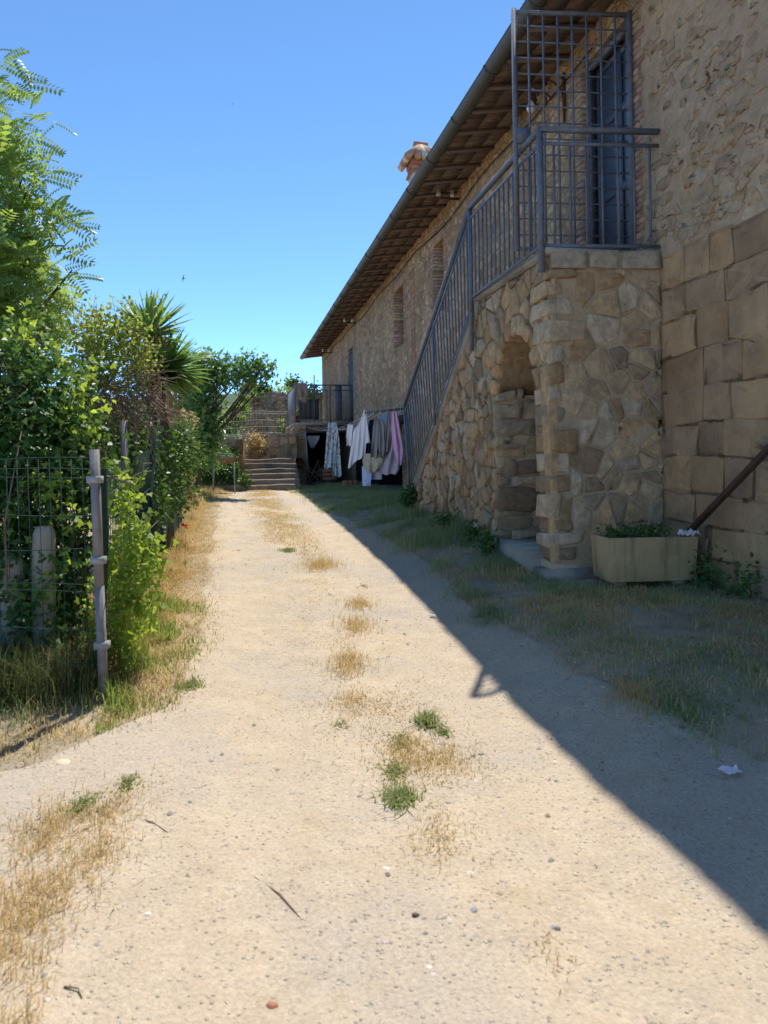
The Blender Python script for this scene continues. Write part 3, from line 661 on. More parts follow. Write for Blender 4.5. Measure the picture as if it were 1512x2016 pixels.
coursed(jmb, [(0, .4), (.95, .4), (.95, 2.4), (0, 2.15)], Tj, rs, .3, .2, gap=.02, hgt=(.008, .04)); jmb.build('jamb_stonework', M['stone'], stair)
ld = MB(); ld.box((US - .03, SF - .02, ZL - .05), (UW, 8.2, ZL)); ld.build('landing_slab', M['cement'], stair)
th = MB(); th.box((US - .12, SJ1 - .12, .2), (UW, SJ2 + .35, .62)); th.build('threshold', M['cement'], stair)
ft = MB(); ft.box((US - .09, SF - .1, .1), (US + .5, SJ1 - .13, .5), jit=.03, rng=rs); ft.box((US + .52, SF - .12, .1), (UW - .02, SF + .1, .42), jit=.03, rng=rs); ft.build('footing', M['cement'], stair)
stg = MB(); prism(stg, [(8.15, ZL + .03), (8.24, 3.12), (11.42, .84), (11.46, .98)], US - .02, US + .09)
stg.build('stringer', M['cement'], stair)
stp = MB(); nst = 13; stp.box((US + .09, 8.2, ZL - .3), (UW, 8.2 + .245, ZL - .175)); sto = stp.build('step', M['cement'], stair)
part_copies(sto, [tuple(B(0., .245 * i, -.178 * i)) for i in range(1, nst)])

# ------------------------------------------------------------------ STAIR RAILING
rail = thing('stair_railing', B(2.72, 8.2, ZL), 'blue grey iron railing running up the outside staircase and round its landing', 'railing')
UR = 2.72; C0 = B(UR, 6.25, 4.385); C1 = B(UR, 8.25, 4.36); C2 = B(UR, 11.72, 2.36); CW = B(UW - .01, 6.12, 4.385)
C3 = B(UR, 11.35, 1.02)
def part(name, p, q, w, h, mt=None, par=None, up=(0, 0, 1)):
    b = MB(); b.bar(p, q, w, h, up); return b.build(name, mt or M['iron'], par if par is not None else rail)
dz = lambda p, z: np.array(p) + [0, 0, z]
for a, b in ((C0, CW), (C0, C1), (C1, C2)):
    part('handrail', a, b, .05, .04)
    part('inner_rail', dz(a, -.125), dz(b, -.125), .014, .03)
lowA, lowB = dz(C0, -1.03), dz(C1, -1.03)
lowC = B(UR, 11.38, 1.1)
part('lower_rail', lowA, dz(CW, -1.03), .014, .03); part('lower_rail', lowA, lowB, .014, .03); part('lower_rail', dz(lowB, -.1), lowC, .014, .03)
part('post', dz(C0, .02), B(UR, 6.25, 3.12), .045, .045); part('post', C1, B(UR, 8.25, 2.72), .04, .04); part('post', C2, B(UR, 11.4, 1.0), .035, .035); part('post', B(UR, 9.9, 3.4), B(UR, 9.9, 1.95), .03, .03)
bal = part('baluster', dz(C0, -.13) + np.r_[N_ * .13, 0], lowA + np.r_[N_ * .13, 0], .016, .016)
part_copies(bal, [tuple((CW - C0) * f) for f in np.arange(1, 7) * .135])
bal = part('baluster', dz(C0, -.13) + np.r_[E_ * .13, 0], lowA + np.r_[E_ * .13, 0], .016, .016)
part_copies(bal, [tuple((C1 - C0) * f) for f in np.arange(1, 15) * .0655])
for f in np.linspace(.035, .965, 25):
    top = dz(C1, -.13) + (C2 - C1) * f; bot = dz(lowB, -.1) + (lowC - dz(lowB, -.1)) * f
    part('baluster', top, bot, .016, .016)

# ------------------------------------------------------------------ IRON GATE, swung open square to the wall
gate = thing('iron_gate', B(UW - .03, 6.55, 3.4), 'blue grey iron grille gate swung open above the staircase landing', 'gate')
GH, GO = np.array([UW - .03, 6.56]), np.array([2.655, 6.66]); GZ0, GZ1 = 3.42, 5.69
def gp(f, z): q = GH + (GO - GH) * f; return B(q[0], q[1], z)
part('stile', gp(0, GZ0), gp(0, GZ1 + .03), .06, .05, par=gate); part('stile', gp(1, GZ0), gp(1, GZ1), .04, .035, par=gate)
part('rail', gp(.02, GZ1), gp(1, GZ1 - .03), .03, .03, par=gate); part('rail', gp(.02, GZ0 + .02), gp(1, GZ0 + .02), .03, .03, par=gate)
for f in np.arange(1, 8) / 8: part('upright_bar', gp(f, GZ0), gp(f, GZ1 - .02), .016, .016, par=gate)
for z in np.linspace(GZ0, GZ1, 16)[1:-1]: part('cross_bar', gp(.01, z), gp(.99, z), .01, .012, par=gate)
lk = MB(); a = gp(.995, 4.5); b = gp(.875, 4.5)
lk.bar((a + b) / 2 + [0, 0, .075], (a + b) / 2 - [0, 0, .075], .04, .13); lk.build('lock_box', M['iron'], gate)

# wall lamp
lp = on_u(1112, 200, UW); lamp = thing('wall_lamp', B(*lp), 'wrought iron wall lamp with scrolled arm and bare bulb beside the upper door', 'lamp')
m = MB(); q = lambda du, dzz, ds=0: B(lp[0] + du, lp[1] + ds, lp[2] + dzz)
m.tube([q(-.02, .33), q(-.02, .1), q(-.02, -.25)], [.012, .022, .012], 6); m.tube([q(-.03 - .02 * math.sin(t * 3), .25 + .05 * math.sin(t)) for t in np.linspace(0, 6, 12)], .014, 5)
m.build('back_plate', M['rust'], lamp)
m = MB(); m.tube([q(-.04 - .2 * (1 - math.cos(t)), .05 + .18 * math.sin(t)) for t in np.linspace(0, 2.9, 14)], .013, 6)
m.tube([q(-.3 + .12 * math.cos(t) * (1 - t / 14), .0 + .09 * math.sin(t)) for t in np.linspace(0, 9, 24)], .011, 5); m.build('arm', M['rust'], lamp)
m = MB(); m.tube([q(-.42, .06), q(-.42, 0), q(-.42, -.03)], [.03, .06, .07], 10); m.build('lamp_holder', M['rust'], lamp)
m = MB(); m.tube([q(-.42, -.03), q(-.42, -.06), q(-.42, -.11), q(-.42, -.15), q(-.42, -.165)], [.022, .035, .055, .04, .01], 12); m.build('bulb', M['ceramic'], lamp, smooth=True)
# horned skull-shaped ornament
sp = on_u(1062, 140, UW - .05); sk = thing('skull_ornament', B(*sp), 'pale horned skull ornament hung on the wall under the eaves', 'ornament')
q = lambda du, dzz, ds=0: B(sp[0] + du, sp[1] + ds, sp[2] + dzz)
m = MB(); m.tube([q(0, .09), q(-.02, .05), q(-.03, -.03), q(-.04, -.1), q(-.04, -.14)], [.05, .085, .07, .05, .03], 10, col=None); m.build('skull', M['ceramic'], sk, smooth=True)
for sg in (-1, 1):
    m = MB(); m.tube([q(-.02 + sg * (.06 + .12 * math.sin(t)), .06 + .16 * (1 - math.cos(t)) * .8, sg * .03) for t in np.linspace(0, 1.9, 9)], np.linspace(.025, .008, 9), 7); m.build('horn', M['ceramic'], sk, smooth=True)
m = MB(); m.tube([q(-.02 + .13 * math.cos(t), -.12 + .13 * math.sin(t)) for t in np.linspace(3.3, 6.1, 12)], .01, 5); m.build('jaw', M['ceramic'], sk)

# insulator brackets
def insul(px, py, label, n=2):
    a = on_u(px, py, UW); t = thing('insulator_bracket', B(*a), label, 'insulator', 'old insulator brackets under the eaves')
    part('bracket_bar', B(a[0] + .02, a[1], a[2]), B(a[0] - .42, a[1], a[2]), .03, .035, M['rust'], t)
    for i in range(n):
        u = a[0] - .12 - .24 * i; m = MB()
        m.tube([B(u, a[1], a[2] + z) for z in (.015, .03, .08, .085, .13, .14)], [.02, .04, .045, .028, .042, .02], 10); m.build('insulator', M['ceramic'], t, smooth=True)
insul(903, 392, 'rusty bracket with two white insulators nearest the staircase railing, under the eaves')
insul(700, 636, 'insulator bracket between the far brick window and the far grille door')
insul(653, 694, 'farthest insulator bracket, close to the end of the house', 2)
cab = MB(); k_ = 60; cs_ = np.linspace(7.3, 31, k_)
cab.tube(B(np.full(k_, UW - .03), cs_, 5.72 + .07 * np.sin(cs_ * 1.1) * np.sin(cs_ * .37) + .05 * fbm(cs_, cs_ * 0)), .009, 5)
tag(cab.build('wall_cable', M['black']), 'thin dark cable sagging along the house wall below the eaves', 'cable')

# grass growing on the roof edge
def blades(mb, P, h, wd, rng, lean=.5, seg=2, updir=None):
    n = len(P); az = rng.uniform(0, 6.283, n); L = np.asarray(h) * np.ones(n)
    d = np.stack([np.cos(az), np.sin(az), np.zeros(n)], 1); sd_ = np.stack([-np.sin(az), np.cos(az), np.zeros(n)], 1)
    le = rng.uniform(.05, lean, n)[:, None] * L[:, None]; W_ = np.asarray(wd) * np.ones(n); up = np.array([0, 0, 1.])
    p0 = P; p1 = P + d * le * .3 + up * (L * .55)[:, None]; p2 = P + d * le + up * (L * (1 - .25 * le[:, 0] / L))[:, None]
    v = np.stack([p0 - sd_ * W_[:, None] / 2, p0 + sd_ * W_[:, None] / 2, p1 + sd_ * W_[:, None] * .38, p1 - sd_ * W_[:, None] * .38, p2], 1)
    o = (np.arange(n) * 5)[:, None]
    mb.add(v.reshape(-1, 3), [np.array([[0, 1, 2, 3]]) + o, np.array([[3, 2, 4]]) + o])
OV = np.array([(0, 0, 0), (.3, .22, .06), (.36, .5, .08), (.2, .8, .04), (0, 1, -.04), (-.2, .8, .04), (-.36, .5, .08), (-.3, .22, .06)]); OVF = [np.array([(0, 1, 2, 3), ]), np.array([(0, 3, 4, 5)]), np.array([(0, 5, 6, 7)])]
IV = np.array([(0, 0, 0), (.42, -.06, .06), (.62, .3, .02), (.3, .42, .06), (0, 1, -.08), (-.3, .42, .06), (-.62, .3, .02), (-.42, -.06, .06), (0, .4, .0)])
IVF = [np.array([(0, 1, 2, 3), (8, 0, 3, 4), (0, 8, 4, 5), (0, 5, 6, 7)])[[0, 3]], np.array([(0, 3, 4, 8), (0, 8, 4, 5)])]
FG = []; 
for k, (an_, r_) in enumerate([(-100, .25), (-60, .7), (-38, .35), (0, 1.0), (38, .35), (60, .7), (100, .25)]):
    FG.append((r_ * math.sin(rad(an_)) * .9, .12 + r_ * math.cos(rad(an_)), -.1 * r_ * r_))
FG = np.array([(0, 0, 0)] + FG); FGF = [np.array([(0, 1, 2, 3), (0, 5, 6, 7)]), np.array([(0, 3, 4, 5)])]
def unit(a): return a / (np.linalg.norm(a, axis=-1, keepdims=True) + 1e-9)
def leaves(mb, tmpl, P, size, rng, out=None, droop=.3, upn=.6, zb=(0, 0, 0)):
    tv, tf = tmpl; n = len(P)
    Y = rng.normal(0, 1, (n, 3)); 
    if out is not None: Y = Y * .7 + out * .8
    Y[:, 2] -= droop; Y = unit(Y)
    Z = unit(rng.normal(0, .6, (n, 3)) + np.array([0, 0, upn]) + np.array(zb) + (out * .5 if out is not None else 0)); X = unit(np.cross(Y, Z)); Z = np.cross(X, Y)
    mb.inst(tv, tf, P, X, Y, Z, size * rng.uniform(.6, 1.25, n))
def blob(px, py, D, rpx, dz=1., dd=None):                   # sighted clump: centre, radii
    r_ = rpx / F * D; return (at(px, py, D), np.array([r_, dd or r_, r_ * dz]))
def fill(bl, n, rng, shell=.45, clump=0.0):
    vol = np.array([np.prod(b[1]) ** .75 for b in bl]); ix = rng.choice(len(bl), n, p=vol / vol.sum())
    d = unit(rng.normal(0, 1, (n, 3))); rr = rng.random(n) ** shell
    C = np.array([b[0] for b in bl])[ix]; R_ = np.array([b[1] for b in bl])[ix]
    f = 1 + clump * (fbm(d[:, 0] * 3 + ix * 5.3, d[:, 2] * 3 + d[:, 1] * 2) - .5) * 2
    return C + d * R_ * (rr * f)[:, None], unit(d * R_)
def clumps(P, O, k, spread, rng):                            # k leaves round each point
    n = len(P); Q = np.repeat(P, k, 0) + rng.normal(0, spread, (n * k, 3)); return Q, np.repeat(O, k, 0)

# ------------------------------------------------------------------ FAR END: steps, walls, terrace
rf_ = np.random.default_rng(31)
steps = thing('garden_steps', B(1, 21, .75), 'worn stone steps climbing at the far end of the track', 'steps')
SB = 20.75
for i in range(6):
    m = MB(); us_ = np.linspace(-.2 + .07 * i + rf_.uniform(-.05, .05), 1.86, 12); z0, z1 = (.55 if i == 0 else .6), .75 + .145 * (i + 1)
    e0 = SB + .32 * i + .05 * (fbm(us_ * 3, us_ * 0 + i * 4.) - .5) * 2; zt = z1 + .035 * (fbm(us_ * 2.2, us_ * 0 + i * 9.) - .5) * 2
    P = np.stack([B(us_, e0 + .02, np.full(12, z0)), B(us_, e0, zt - .03), B(us_, e0 + .03, zt), B(us_, np.full(12, SB + .32 * i + (.36 if i < 5 else 1.6)), zt)], 0)
    m.grid(P, flip=True); m.build('step', M['ruinstone'] if 'ruinstone' in M else M.setdefault('ruinstone', mat('step_stone', (.33, .25, .18), (.24, .185, .135), 6, .9, .6, 25, stain=(.15, .12, .09))), steps)
tg = MB(); U, S = np.meshgrid(np.linspace(-14, 2.2, 50), np.linspace(22.4, 60, 60), indexing='ij')
tg.grid(B(U, S, 1.58 + .1 * fbm(U, S))); tag(tg.build('upper_ground', M['soil'], smooth=True, origin=(0, 0, 0)), kind='structure')
def ruinwall(name, label, boxes, mt=None, cw=.3, chh=.2, seed=1, P_=None):
    t = thing(name, B((boxes[0][0] + boxes[0][1]) / 2, boxes[0][2], boxes[0][4]), label, 'wall'); r_ = np.random.default_rng(seed)
    m = MB(); f = MB()
    for (u0, u1, s0, s1, z0, z1) in boxes:
        n_ = max(4, int((u1 - u0) / .12)); us_ = np.linspace(u0, u1, n_); zt = z1 + .09 * (fbm(us_ * 4, us_ * 0 + seed) - .5)
        P = np.stack([B(us_, np.full(n_, s0), np.full(n_, z0)), B(us_, np.full(n_, s0), zt), B(us_, np.full(n_, s1), zt), B(us_, np.full(n_, s1), np.full(n_, z0))], 0)
        m.grid(P, flip=True)
        for u, a_ in ((u0, 0), (u1, -1)): m.add(B(np.array([(u, s0, z0), (u, s0, zt[a_]), (u, s1, zt[a_]), (u, s1, z0)])), [(0, 1, 2, 3)])
        coursed(f, [(u0, z0), (u1, z0), (u1, z1 - .03), (u0, z1 - .03)], lambda v, s0=s0: B(np.column_stack([v[:, 0], s0 - v[:, 2], v[:, 1]])), r_, cw, chh, gap=.03, hgt=(.01, .05), P=PAL * .8 if P_ is None else P_)
    m.build('core', mt or M['mortar'], t); f.build('stonework', M['stone'], t)
    return t
LW = on_s(437, 880, 22.2)
ruinwall('garden_wall', 'low dark stone wall with grey coping left of the steps', [(LW[0] - 1.4, .12, 22.2, 22.6, .6, 2.28)], seed=4)
ruinwall('gate_pier', 'squared reddish stone pier at the top left corner of the steps', [(.02, .36, 21.7, 22.15, .7, 2.2)], seed=6, cw=.34, chh=.4, P_=np.array([(.4, .25, .16), (.36, .23, .14)]))
ruinwall('retaining_wall', 'low retaining wall of big round stones behind the top step', [(.5, 1.15, 23.5, 23.9, 1.4, 2.0), (1.15, 2.0, 23.5, 23.95, 1.4, 2.42)], seed=7, cw=.32, chh=.3)
a1 = on_s(474, 800, 30.0); wz = a1[2]; zt_ = on_s(500, 772, 30.)[2]; oA, oB = on_s(545, 822, 30.), on_s(562, 872, 30.)
ru = ruinwall('ruined_wall', 'tall ruined stone wall overgrown on top with a doorway-like gap', [(a1[0], oA[0], 30., 30.5, 1.4, zt_), (oA[0], oB[0], 30., 30.5, oA[2], zt_ - .02), (oB[0], 3.6, 30., 30.5, 1.4, zt_ - .05)], seed=9, cw=.24, chh=.16, P_=PAL * .85)
m = MB()
for u in np.linspace(oA[0] + .05, oB[0] - .05, 4): m.bar(B(u, 30.1, 1.6), B(u, 30.1, oA[2]), .02, .02)
for z in (2.1, 2.7, 3.1): m.bar(B(oA[0], 30.1, z), B(oB[0], 30.1, z), .02, .02)
m.build('gap_grille', M['iron'], ru)
# pale wire fence panel behind the steps
wf = thing('wire_fence', B(.6, 24.6, 1.6), 'pale galvanised wire mesh fence panel standing behind the top of the steps', 'fence')
fl, fr = on_s(425, 812, 24.6), on_s(575, 803, 24.6)
m = MB()
for z in (fl[2] + .02, fl[2] - .05, fl[2] - .27, fl[2] - .48, fl[2] - .68, fl[2] - .74): m.tube(B(np.linspace(fl[0], fr[0], 30), np.full(30, 24.6), z + .02 * np.sin(np.linspace(0, 9, 30) + z) + np.linspace(-.02, .03, 30)), .006, 4)
for u in np.arange(fl[0], fr[0], .09): m.tube(B(np.array([(u, 24.6, fl[2] + .04), (u + .01, 24.6, 1.6)])), .0035, 3)
m.build('mesh_panel', M['greywire'], wf)
part('post', B(fl[0], 24.6, 1.5), B(fl[0], 24.6, fl[2] + .1), .05, .05, M['greywire'], wf); part('post', B(fr[0] + .03, 24.6, 1.5), B(fr[0] + .03, 24.6, fl[2] + .1), .05, .05, M['greywire'], wf)

# terrace of the far door
ST, UT, ZT = 23.8, 1.95, 2.76
ter = thing('terrace', B(2.9, 25, .7), 'raised stone terrace with dark store beneath it at the far door', 'terrace')
m = MB(); m.box((UT, ST, ZT - .08), (UW, 27.2, ZT)); m.build('slab', M['cement'], ter)
m = MB(); m.box((UT + .38, ST + .02, ZT - .32), (UW, ST + .25, ZT - .085)); m.build('beam', M['wood'], ter)
m = MB(); m.box((UT, ST, .4), (UT + .38, ST + .35, ZT - .083)); m.build('pier', M['mortar'], ter)
m = MB(); coursed(m, [(UT, .5), (UT + .38, .5), (UT + .38, ZT - .1), (UT, ZT - .1)], lambda v: B(np.column_stack([v[:, 0], ST - v[:, 2], v[:, 1]])), rf_, .38, .3, hgt=(.01, .03), P=PAL * .8)
coursed(m, [(ST, .5), (27.2, .5), (27.2, ZT - .1), (ST, ZT - .1)], lambda v: B(np.column_stack([UT - v[:, 2], v[:, 0], v[:, 1]])), rf_, .3, .22, hgt=(.01, .05), P=PAL * .8); m.build('stonework', M['stone'], ter)
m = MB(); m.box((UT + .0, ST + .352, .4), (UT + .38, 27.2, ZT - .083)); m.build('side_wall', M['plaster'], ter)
m = MB(); m.box((UT + .4, 27.0, .4), (UW - .02, 27.2, ZT - .09)); m.build('back_wall', M['black'], ter)  # black stands in for the shade at the back of the store
trl = thing('terrace_railing', B(2.9, ST, ZT), 'dark iron railing round the far terrace with grey side screen', 'railing')
zt2 = 3.95; tu = UT + .05
tp = lambda u, z, s=ST + .05: B(u, s, z)
part('top_rail', tp(tu, zt2), tp(UW, zt2), .05, .04, par=trl); part('top_rail', tp(tu, zt2), tp(tu, zt2, 27.1), .05, .04, par=trl)
part('inner_rail', tp(tu, zt2 - .16), tp(UW, zt2 - .16), .02, .025, par=trl); part('lower_rail', tp(tu, ZT + .08), tp(UW, ZT + .08), .02, .03, par=trl)
for u in (tu, tu + .6, tu + 1.12, UW - .05): part('post', tp(u, ZT), tp(u, zt2), .04, .04, par=trl)
b_ = part('baluster', tp(tu + .14, ZT + .08), tp(tu + .14, zt2 - .16), .014, .014, par=trl); part_copies(b_, [tuple(B(.135 * i, 0., 0.)) for i in range(1, 13)])
m = MB(); m.box((tu - .02, ST + .07, ZT - .2), (tu + .0, 26.6, zt2 - .05)); m.build('side_screen', mat('grey_screen', (.17, .18, .2), (.12, .13, .145), 6, .7, .2, 30), trl)
m = MB(); m.box((tu + 1.28, ST + .08, ZT + .05), (tu + 1.5, ST + .1, zt2 + .03)); m.build('panel', M['iron'], trl)
m = MB(); m.box((tu + .1, ST + .08, ZT + .1), (tu + .75, ST + .095, zt2 - .45)); m.build('reed_screen', mat('reed_screen', (.1, .095, .09), (.07, .065, .06), 9, .9, .3, 30), trl)

# ------------------------------------------------------------------ cloths
def cloth(mb, rows, D, amp=.05, nf=3, nu=26, turn=.012, seed=0, sway=0., colf=None, dy=0):
    r_ = np.random.default_rng(seed); ys = np.array([q[0] for q in rows], float); n = 30
    yy = np.linspace(ys[0], ys[-1], n); xl = np.interp(yy, ys, [q[1] for q in rows]); xr = np.interp(yy, ys, [q[2] for q in rows])
    f = np.linspace(0, 1, nu); ph = r_.uniform(0, 6.28, 4); P = np.empty((n, nu, 3)); xm = 730. if rows[0][1] > 676 else np.mean([rows[0][1], rows[0][2]])
    for i in range(n):
        k = i / (n - 1)
        for j in range(nu):
            x = xl[i] + (xr[i] - xl[i]) * f[j]
            d = amp * (.35 + .65 * k) * (math.sin(f[j] * nf * 6.28 + ph[0] + k * .8) + .3 * math.sin(f[j] * nf * 10.3 + ph[1] - k * 1.5 + 2 * math.sin(k * 2 + f[j] * 3)) + .3 * math.sin(k * 9 + f[j] * 4 + ph[2]))
            y = yy[i] + dy * (f[j] - .5) + (3.0 * math.sin(f[j] * 9 + ph[3]) * k * (0 if len(rows) < 3 else .5))
            P[i, j] = at(x, y, D + d - turn * (x - xm))
    m0 = P - np.r_[E_, 0] * .004
    mb.grid(P, flip=True); mb.grid(m0 + np.r_[E_, 0] * .0)
def clothmat(name, c1, c2, sc=6): return mat(name, c1, c2, sc, .9, .25, 90, trans=.15, spec=.1)
CM = dict(white=clothmat('white_cotton', (.93, .88, .88), (.9, .85, .85)), grey=clothmat('grey_jersey', (.36, .33, .31), (.29, .26, .25)), dark=clothmat('navy_cloth', (.02, .022, .035), (.03, .03, .045)),
          taupe=clothmat('taupe_cloth', (.42, .36, .33), (.36, .31, .29)), pink=clothmat('pink_cloth', (.78, .47, .62), (.7, .42, .56)), mauve=clothmat('mauve_sheet', (.62, .5, .53), (.55, .45, .48)),
          cream=clothmat('cream_towel', (.62, .52, .35), (.55, .46, .31)), blue=clothmat('pale_blue_cloth', (.3, .47, .62), (.26, .42, .56)), bluew=clothmat('blue_white_cloth', (.75, .75, .82), (.45, .48, .75)), lilac=clothmat('lilac_cloth', (.35, .3, .42), (.3, .26, .37)), towel=clothmat('brown_towel', (.27, .2, .155), (.22, .165, .13)))
m_, nt = newmat('floral_cotton'); v = ocoord(nt)
vo = nd(nt, 'ShaderNodeTexVoronoi', dict(feature='F1'), Vector=v, Scale=13.); sp_ = nd(nt, 'ShaderNodeSeparateColor', Color=vo.outputs['Color'])
fl_ = mix(nt, rmp(nt, sp_.outputs[0], .45, .55), (.42, .2, .1), (.17, .24, .15)); fl_ = mix(nt, rmp(nt, sp_.outputs[1], .65, .7), fl_, (.13, .18, .36))
base = mix(nt, rmp(nt, vo.outputs['Distance'], .3, .42), fl_, mix(nt, rmp(nt, noise(nt, v, 7, 4), .4, .6), (.62, .65, .63), (.4, .52, .62))); finish(nt, base, .9, noise(nt, v, 80, 3), .2, .01, spec=.1, trans=.25); CM['floral'] = m_
def garment(name, label, cat, pieces, D, mt, **kw):
    m = MB()
    for i, (rows, k) in enumerate(pieces): cloth(m, rows, D + .012 * i, **{**kw, **k})
    o = m.build(name, CM[mt], smooth=True); o['label'] = label; o['category'] = cat; o['group'] = 'washing on the line'; return o
# drying rack bracket and lines
HB = on_u(800, 804, UW); bs = HB[1]; zb = HB[2]
rack = thing('drying_line', B(3.4, bs, zb), 'iron bracket on the house wall with white washing lines running to the terrace', 'washing line')
ob_ = on_s(717, 813, bs); part('bracket_bar', B(UW, bs, zb), B(ob_[0], bs, ob_[2]), .05, .05, M['iron'], rack)
lus = np.linspace(ob_[0] + .03, UW - .15, 6)
for u in lus:
    z = zb + (ob_[2] - zb) * (UW - u) / (UW - ob_[0]); m = MB(); m.tube(B(np.array([(u, bs - .03, z + .05), (u, bs - .035, z - .02), (u, bs - .01, z - .06), (u, bs + .03, z - .04)])), .009, 5); m.build('hook', M['ceramic'], rack)
    t = np.linspace(0, 1, 20); m = MB(); m.tube(B(u + (-.9 * (lus[-1] - u) / (lus[-1] - lus[0]) * .6) * t, bs + (ST - bs) * t, z - .04 + (2.66 - z) * t - .22 * np.sin(t * math.pi)), .006, 4); m.build('line', M['ceramic'], rack)
DW = 16.9
garment('floral_trousers', 'pale blue floral trousers, leftmost of the washing', 'trousers', [([(832, 645, 660), (850, 642, 663), (922, 637, 656)], {}), ([(832, 646, 661), (860, 650, 666), (938, 653, 671)], dict(seed=5))], 18.4, 'floral', amp=.05, nf=2, seed=1)
garment('white_shirt', 'long white t-shirt hanging by its hem in front of the dark opening', 'shirt', [([(817, 707, 716), (835, 694, 721), (870, 689, 720), (905, 684, 718), (909, 684, 716)], dict(dy=-26)), ([(836, 683, 694), (850, 681, 692), (877, 681, 690)], dict(seed=7, nf=1)), ([(822, 714, 719), (850, 714, 724), (874, 713, 727)], dict(seed=9, nf=1, dy=-6))], DW, 'white', amp=.05, nf=3, seed=2)
garment('white_shirt_sleeve', 'small lilac white garment folded over the line left of the long white shirt', 'garment', [([(836, 683, 690), (862, 679, 688)], {})], DW + .5, 'lilac', amp=.03, nf=1, seed=3)
garment('navy_garment', 'dark navy garment hanging just right of the white shirt', 'garment', [([(826, 727, 735), (850, 722, 736), (895, 718, 733)], {})], DW + .12, 'dark', amp=.04, nf=2, seed=4)
garment('blue_cloth', 'pale blue cloth pegged behind the grey sweatshirt', 'cloth', [([(812, 750, 762), (825, 742, 761), (842, 745, 760)], dict(dy=-6)), ([(828, 722, 733), (838, 724, 730), (845, 725, 729)], dict(dy=-6, seed=3))], DW + .2, 'blue', amp=.02, nf=1, seed=6)
garment('grey_sweatshirt', 'grey sweatshirt hanging with long sleeves down on the washing line', 'sweatshirt', [([(820, 738, 741), (840, 733, 744), (901, 728, 740)], dict(nf=1)), ([(825, 740, 749), (838, 740, 757), (880, 741, 757), (895, 744, 756), (902, 748, 753)], dict(seed=3)), ], DW - .1, 'grey', amp=.05, nf=2, seed=7)
garment('taupe_cloth', 'taupe garment hanging between the grey sweatshirt and the pink cloth', 'garment', [([(812, 760, 764), (840, 757, 768), (888, 752, 766), (893, 757, 760)], {})], DW - .05, 'taupe', amp=.05, nf=2, seed=8)
garment('mauve_sheet', 'large dusky mauve sheet bellying out behind the pink cloth', 'sheet', [([(812, 770, 780), (840, 764, 786), (880, 756, 790), (925, 745, 784), (934, 750, 778)], {})], DW + .05, 'mauve', amp=.07, nf=2, seed=9)
garment('pink_cloth', 'bright pink cloth, rightmost of the washing', 'cloth', [([(810, 770, 778), (840, 768, 786), (880, 772, 793), (895, 775, 793), (915, 780, 789)], {})], DW - .12, 'pink', amp=.06, nf=2, seed=10)
garment('cream_towel', 'round bellied cream towel hanging low under the sweatshirt', 'towel', [([(893, 716, 750), (905, 712, 752), (920, 714, 749), (929, 722, 738)], {})], DW - .02, 'cream', amp=.05, nf=2, seed=11)
garment('blue_white_cloth', 'small blue and white cloth, lowest of the washing', 'cloth', [([(918, 711, 731), (957, 712, 728)], {})], DW + .02, 'bluew', amp=.03, nf=1, seed=12)
garment('brown_cloth', 'small brownish pink cloth low behind the cream towel', 'cloth', [([(915, 731, 751), (944, 729, 750)], {})], DW + .15, 'mauve', amp=.03, nf=1, seed=13)
o = garment('terrace_towel', 'brown towel with pale edge thrown over the terrace railing', 'towel', [([(754, 578, 602), (757, 578, 603), (778, 581, 606), (784, 584, 600)], {})], 23.55, 'towel', amp=.04, nf=2, seed=14)
o = garment('grey_rag', 'small greyish rag hanging in the store doorway under the terrace', 'rag', [([(858, 604, 628), (866, 604, 626), (882, 610, 616)], {})], 23.6, 'grey', amp=.04, nf=2, seed=15); 
for o in (bpy.data.objects['terrace_towel'], bpy.data.objects['grey_rag']): del o['group']
m = MB(); m.tube([at(600, 851, 23.5), at(606, 940, 23.3)], .025, 7); tag(m.build('pale_pole', M['greywire']), 'pale upright pole in the store doorway beside the terrace pier', 'pole')
m = MB(); r_ = np.random.default_rng(2)
for i in range(22):
    a = at(632 + r_.uniform(-18, 18), 942 + r_.uniform(-14, 12), 22.6 + r_.uniform(-.3, .3)); d = r_.normal(0, .25, 3); m.tube([a - d, a + d * .5, a + d], .02, 5)
tag(m.build('brushwood_pile', M['wood']), 'pile of reddish brushwood in front of the store under the terrace', 'brushwood')
a = at(647, 948, 22.0); cr = thing('wooden_crate', a, 'small wooden crate beside the brushwood pile under the terrace', 'crate')
for dzz in (.04, .16, .28):
    m = MB(); bb = usz(a); m.box((bb[0] - .2, bb[1] - .15, a[2] + dzz), (bb[0] + .2, bb[1] - .13, a[2] + dzz + .09)); m.box((bb[0] - .2, bb[1] + .13, a[2] + dzz), (bb[0] + .2, bb[1] + .15, a[2] + dzz + .09)); m.build('slat', M['terracotta'], cr)
m = MB()
for u in (-.19, .17): m.box((bb[0] + u, bb[1] - .13, a[2]), (bb[0] + u + .02, bb[1] + .13, a[2] + .37))
m.build('end_board', M['wood'], cr)
a = usz(at(690, 957, 19.5)); m = MB()
for i in range(2):
    for j in range(3): m.box((a[0] - .2 + j * .14, a[1] + .01 * i, a[2] + i * .075), (a[0] - .2 + j * .14 + .13, a[1] + .25, a[2] + i * .075 + .07), jit=.006, rng=r_, col=(.4, .2, .12))
tag(m.build('brick_stack', M['brick']), 'little stack of terracotta bricks on the grass under the washing', 'bricks')
a = at(583, 830, 24.0); a[2] = ZT; pot = thing('flower_pot', a, 'terracotta flower pot with seedling on the terrace corner', 'pot')
m = MB(); m.tube([a + [0, 0, z] for z in (0, .2, .21, .25, .251, .2)], [.1, .14, .16, .16, .13, .12], 14); m.build('pot', M['terracotta'], pot, smooth=False)
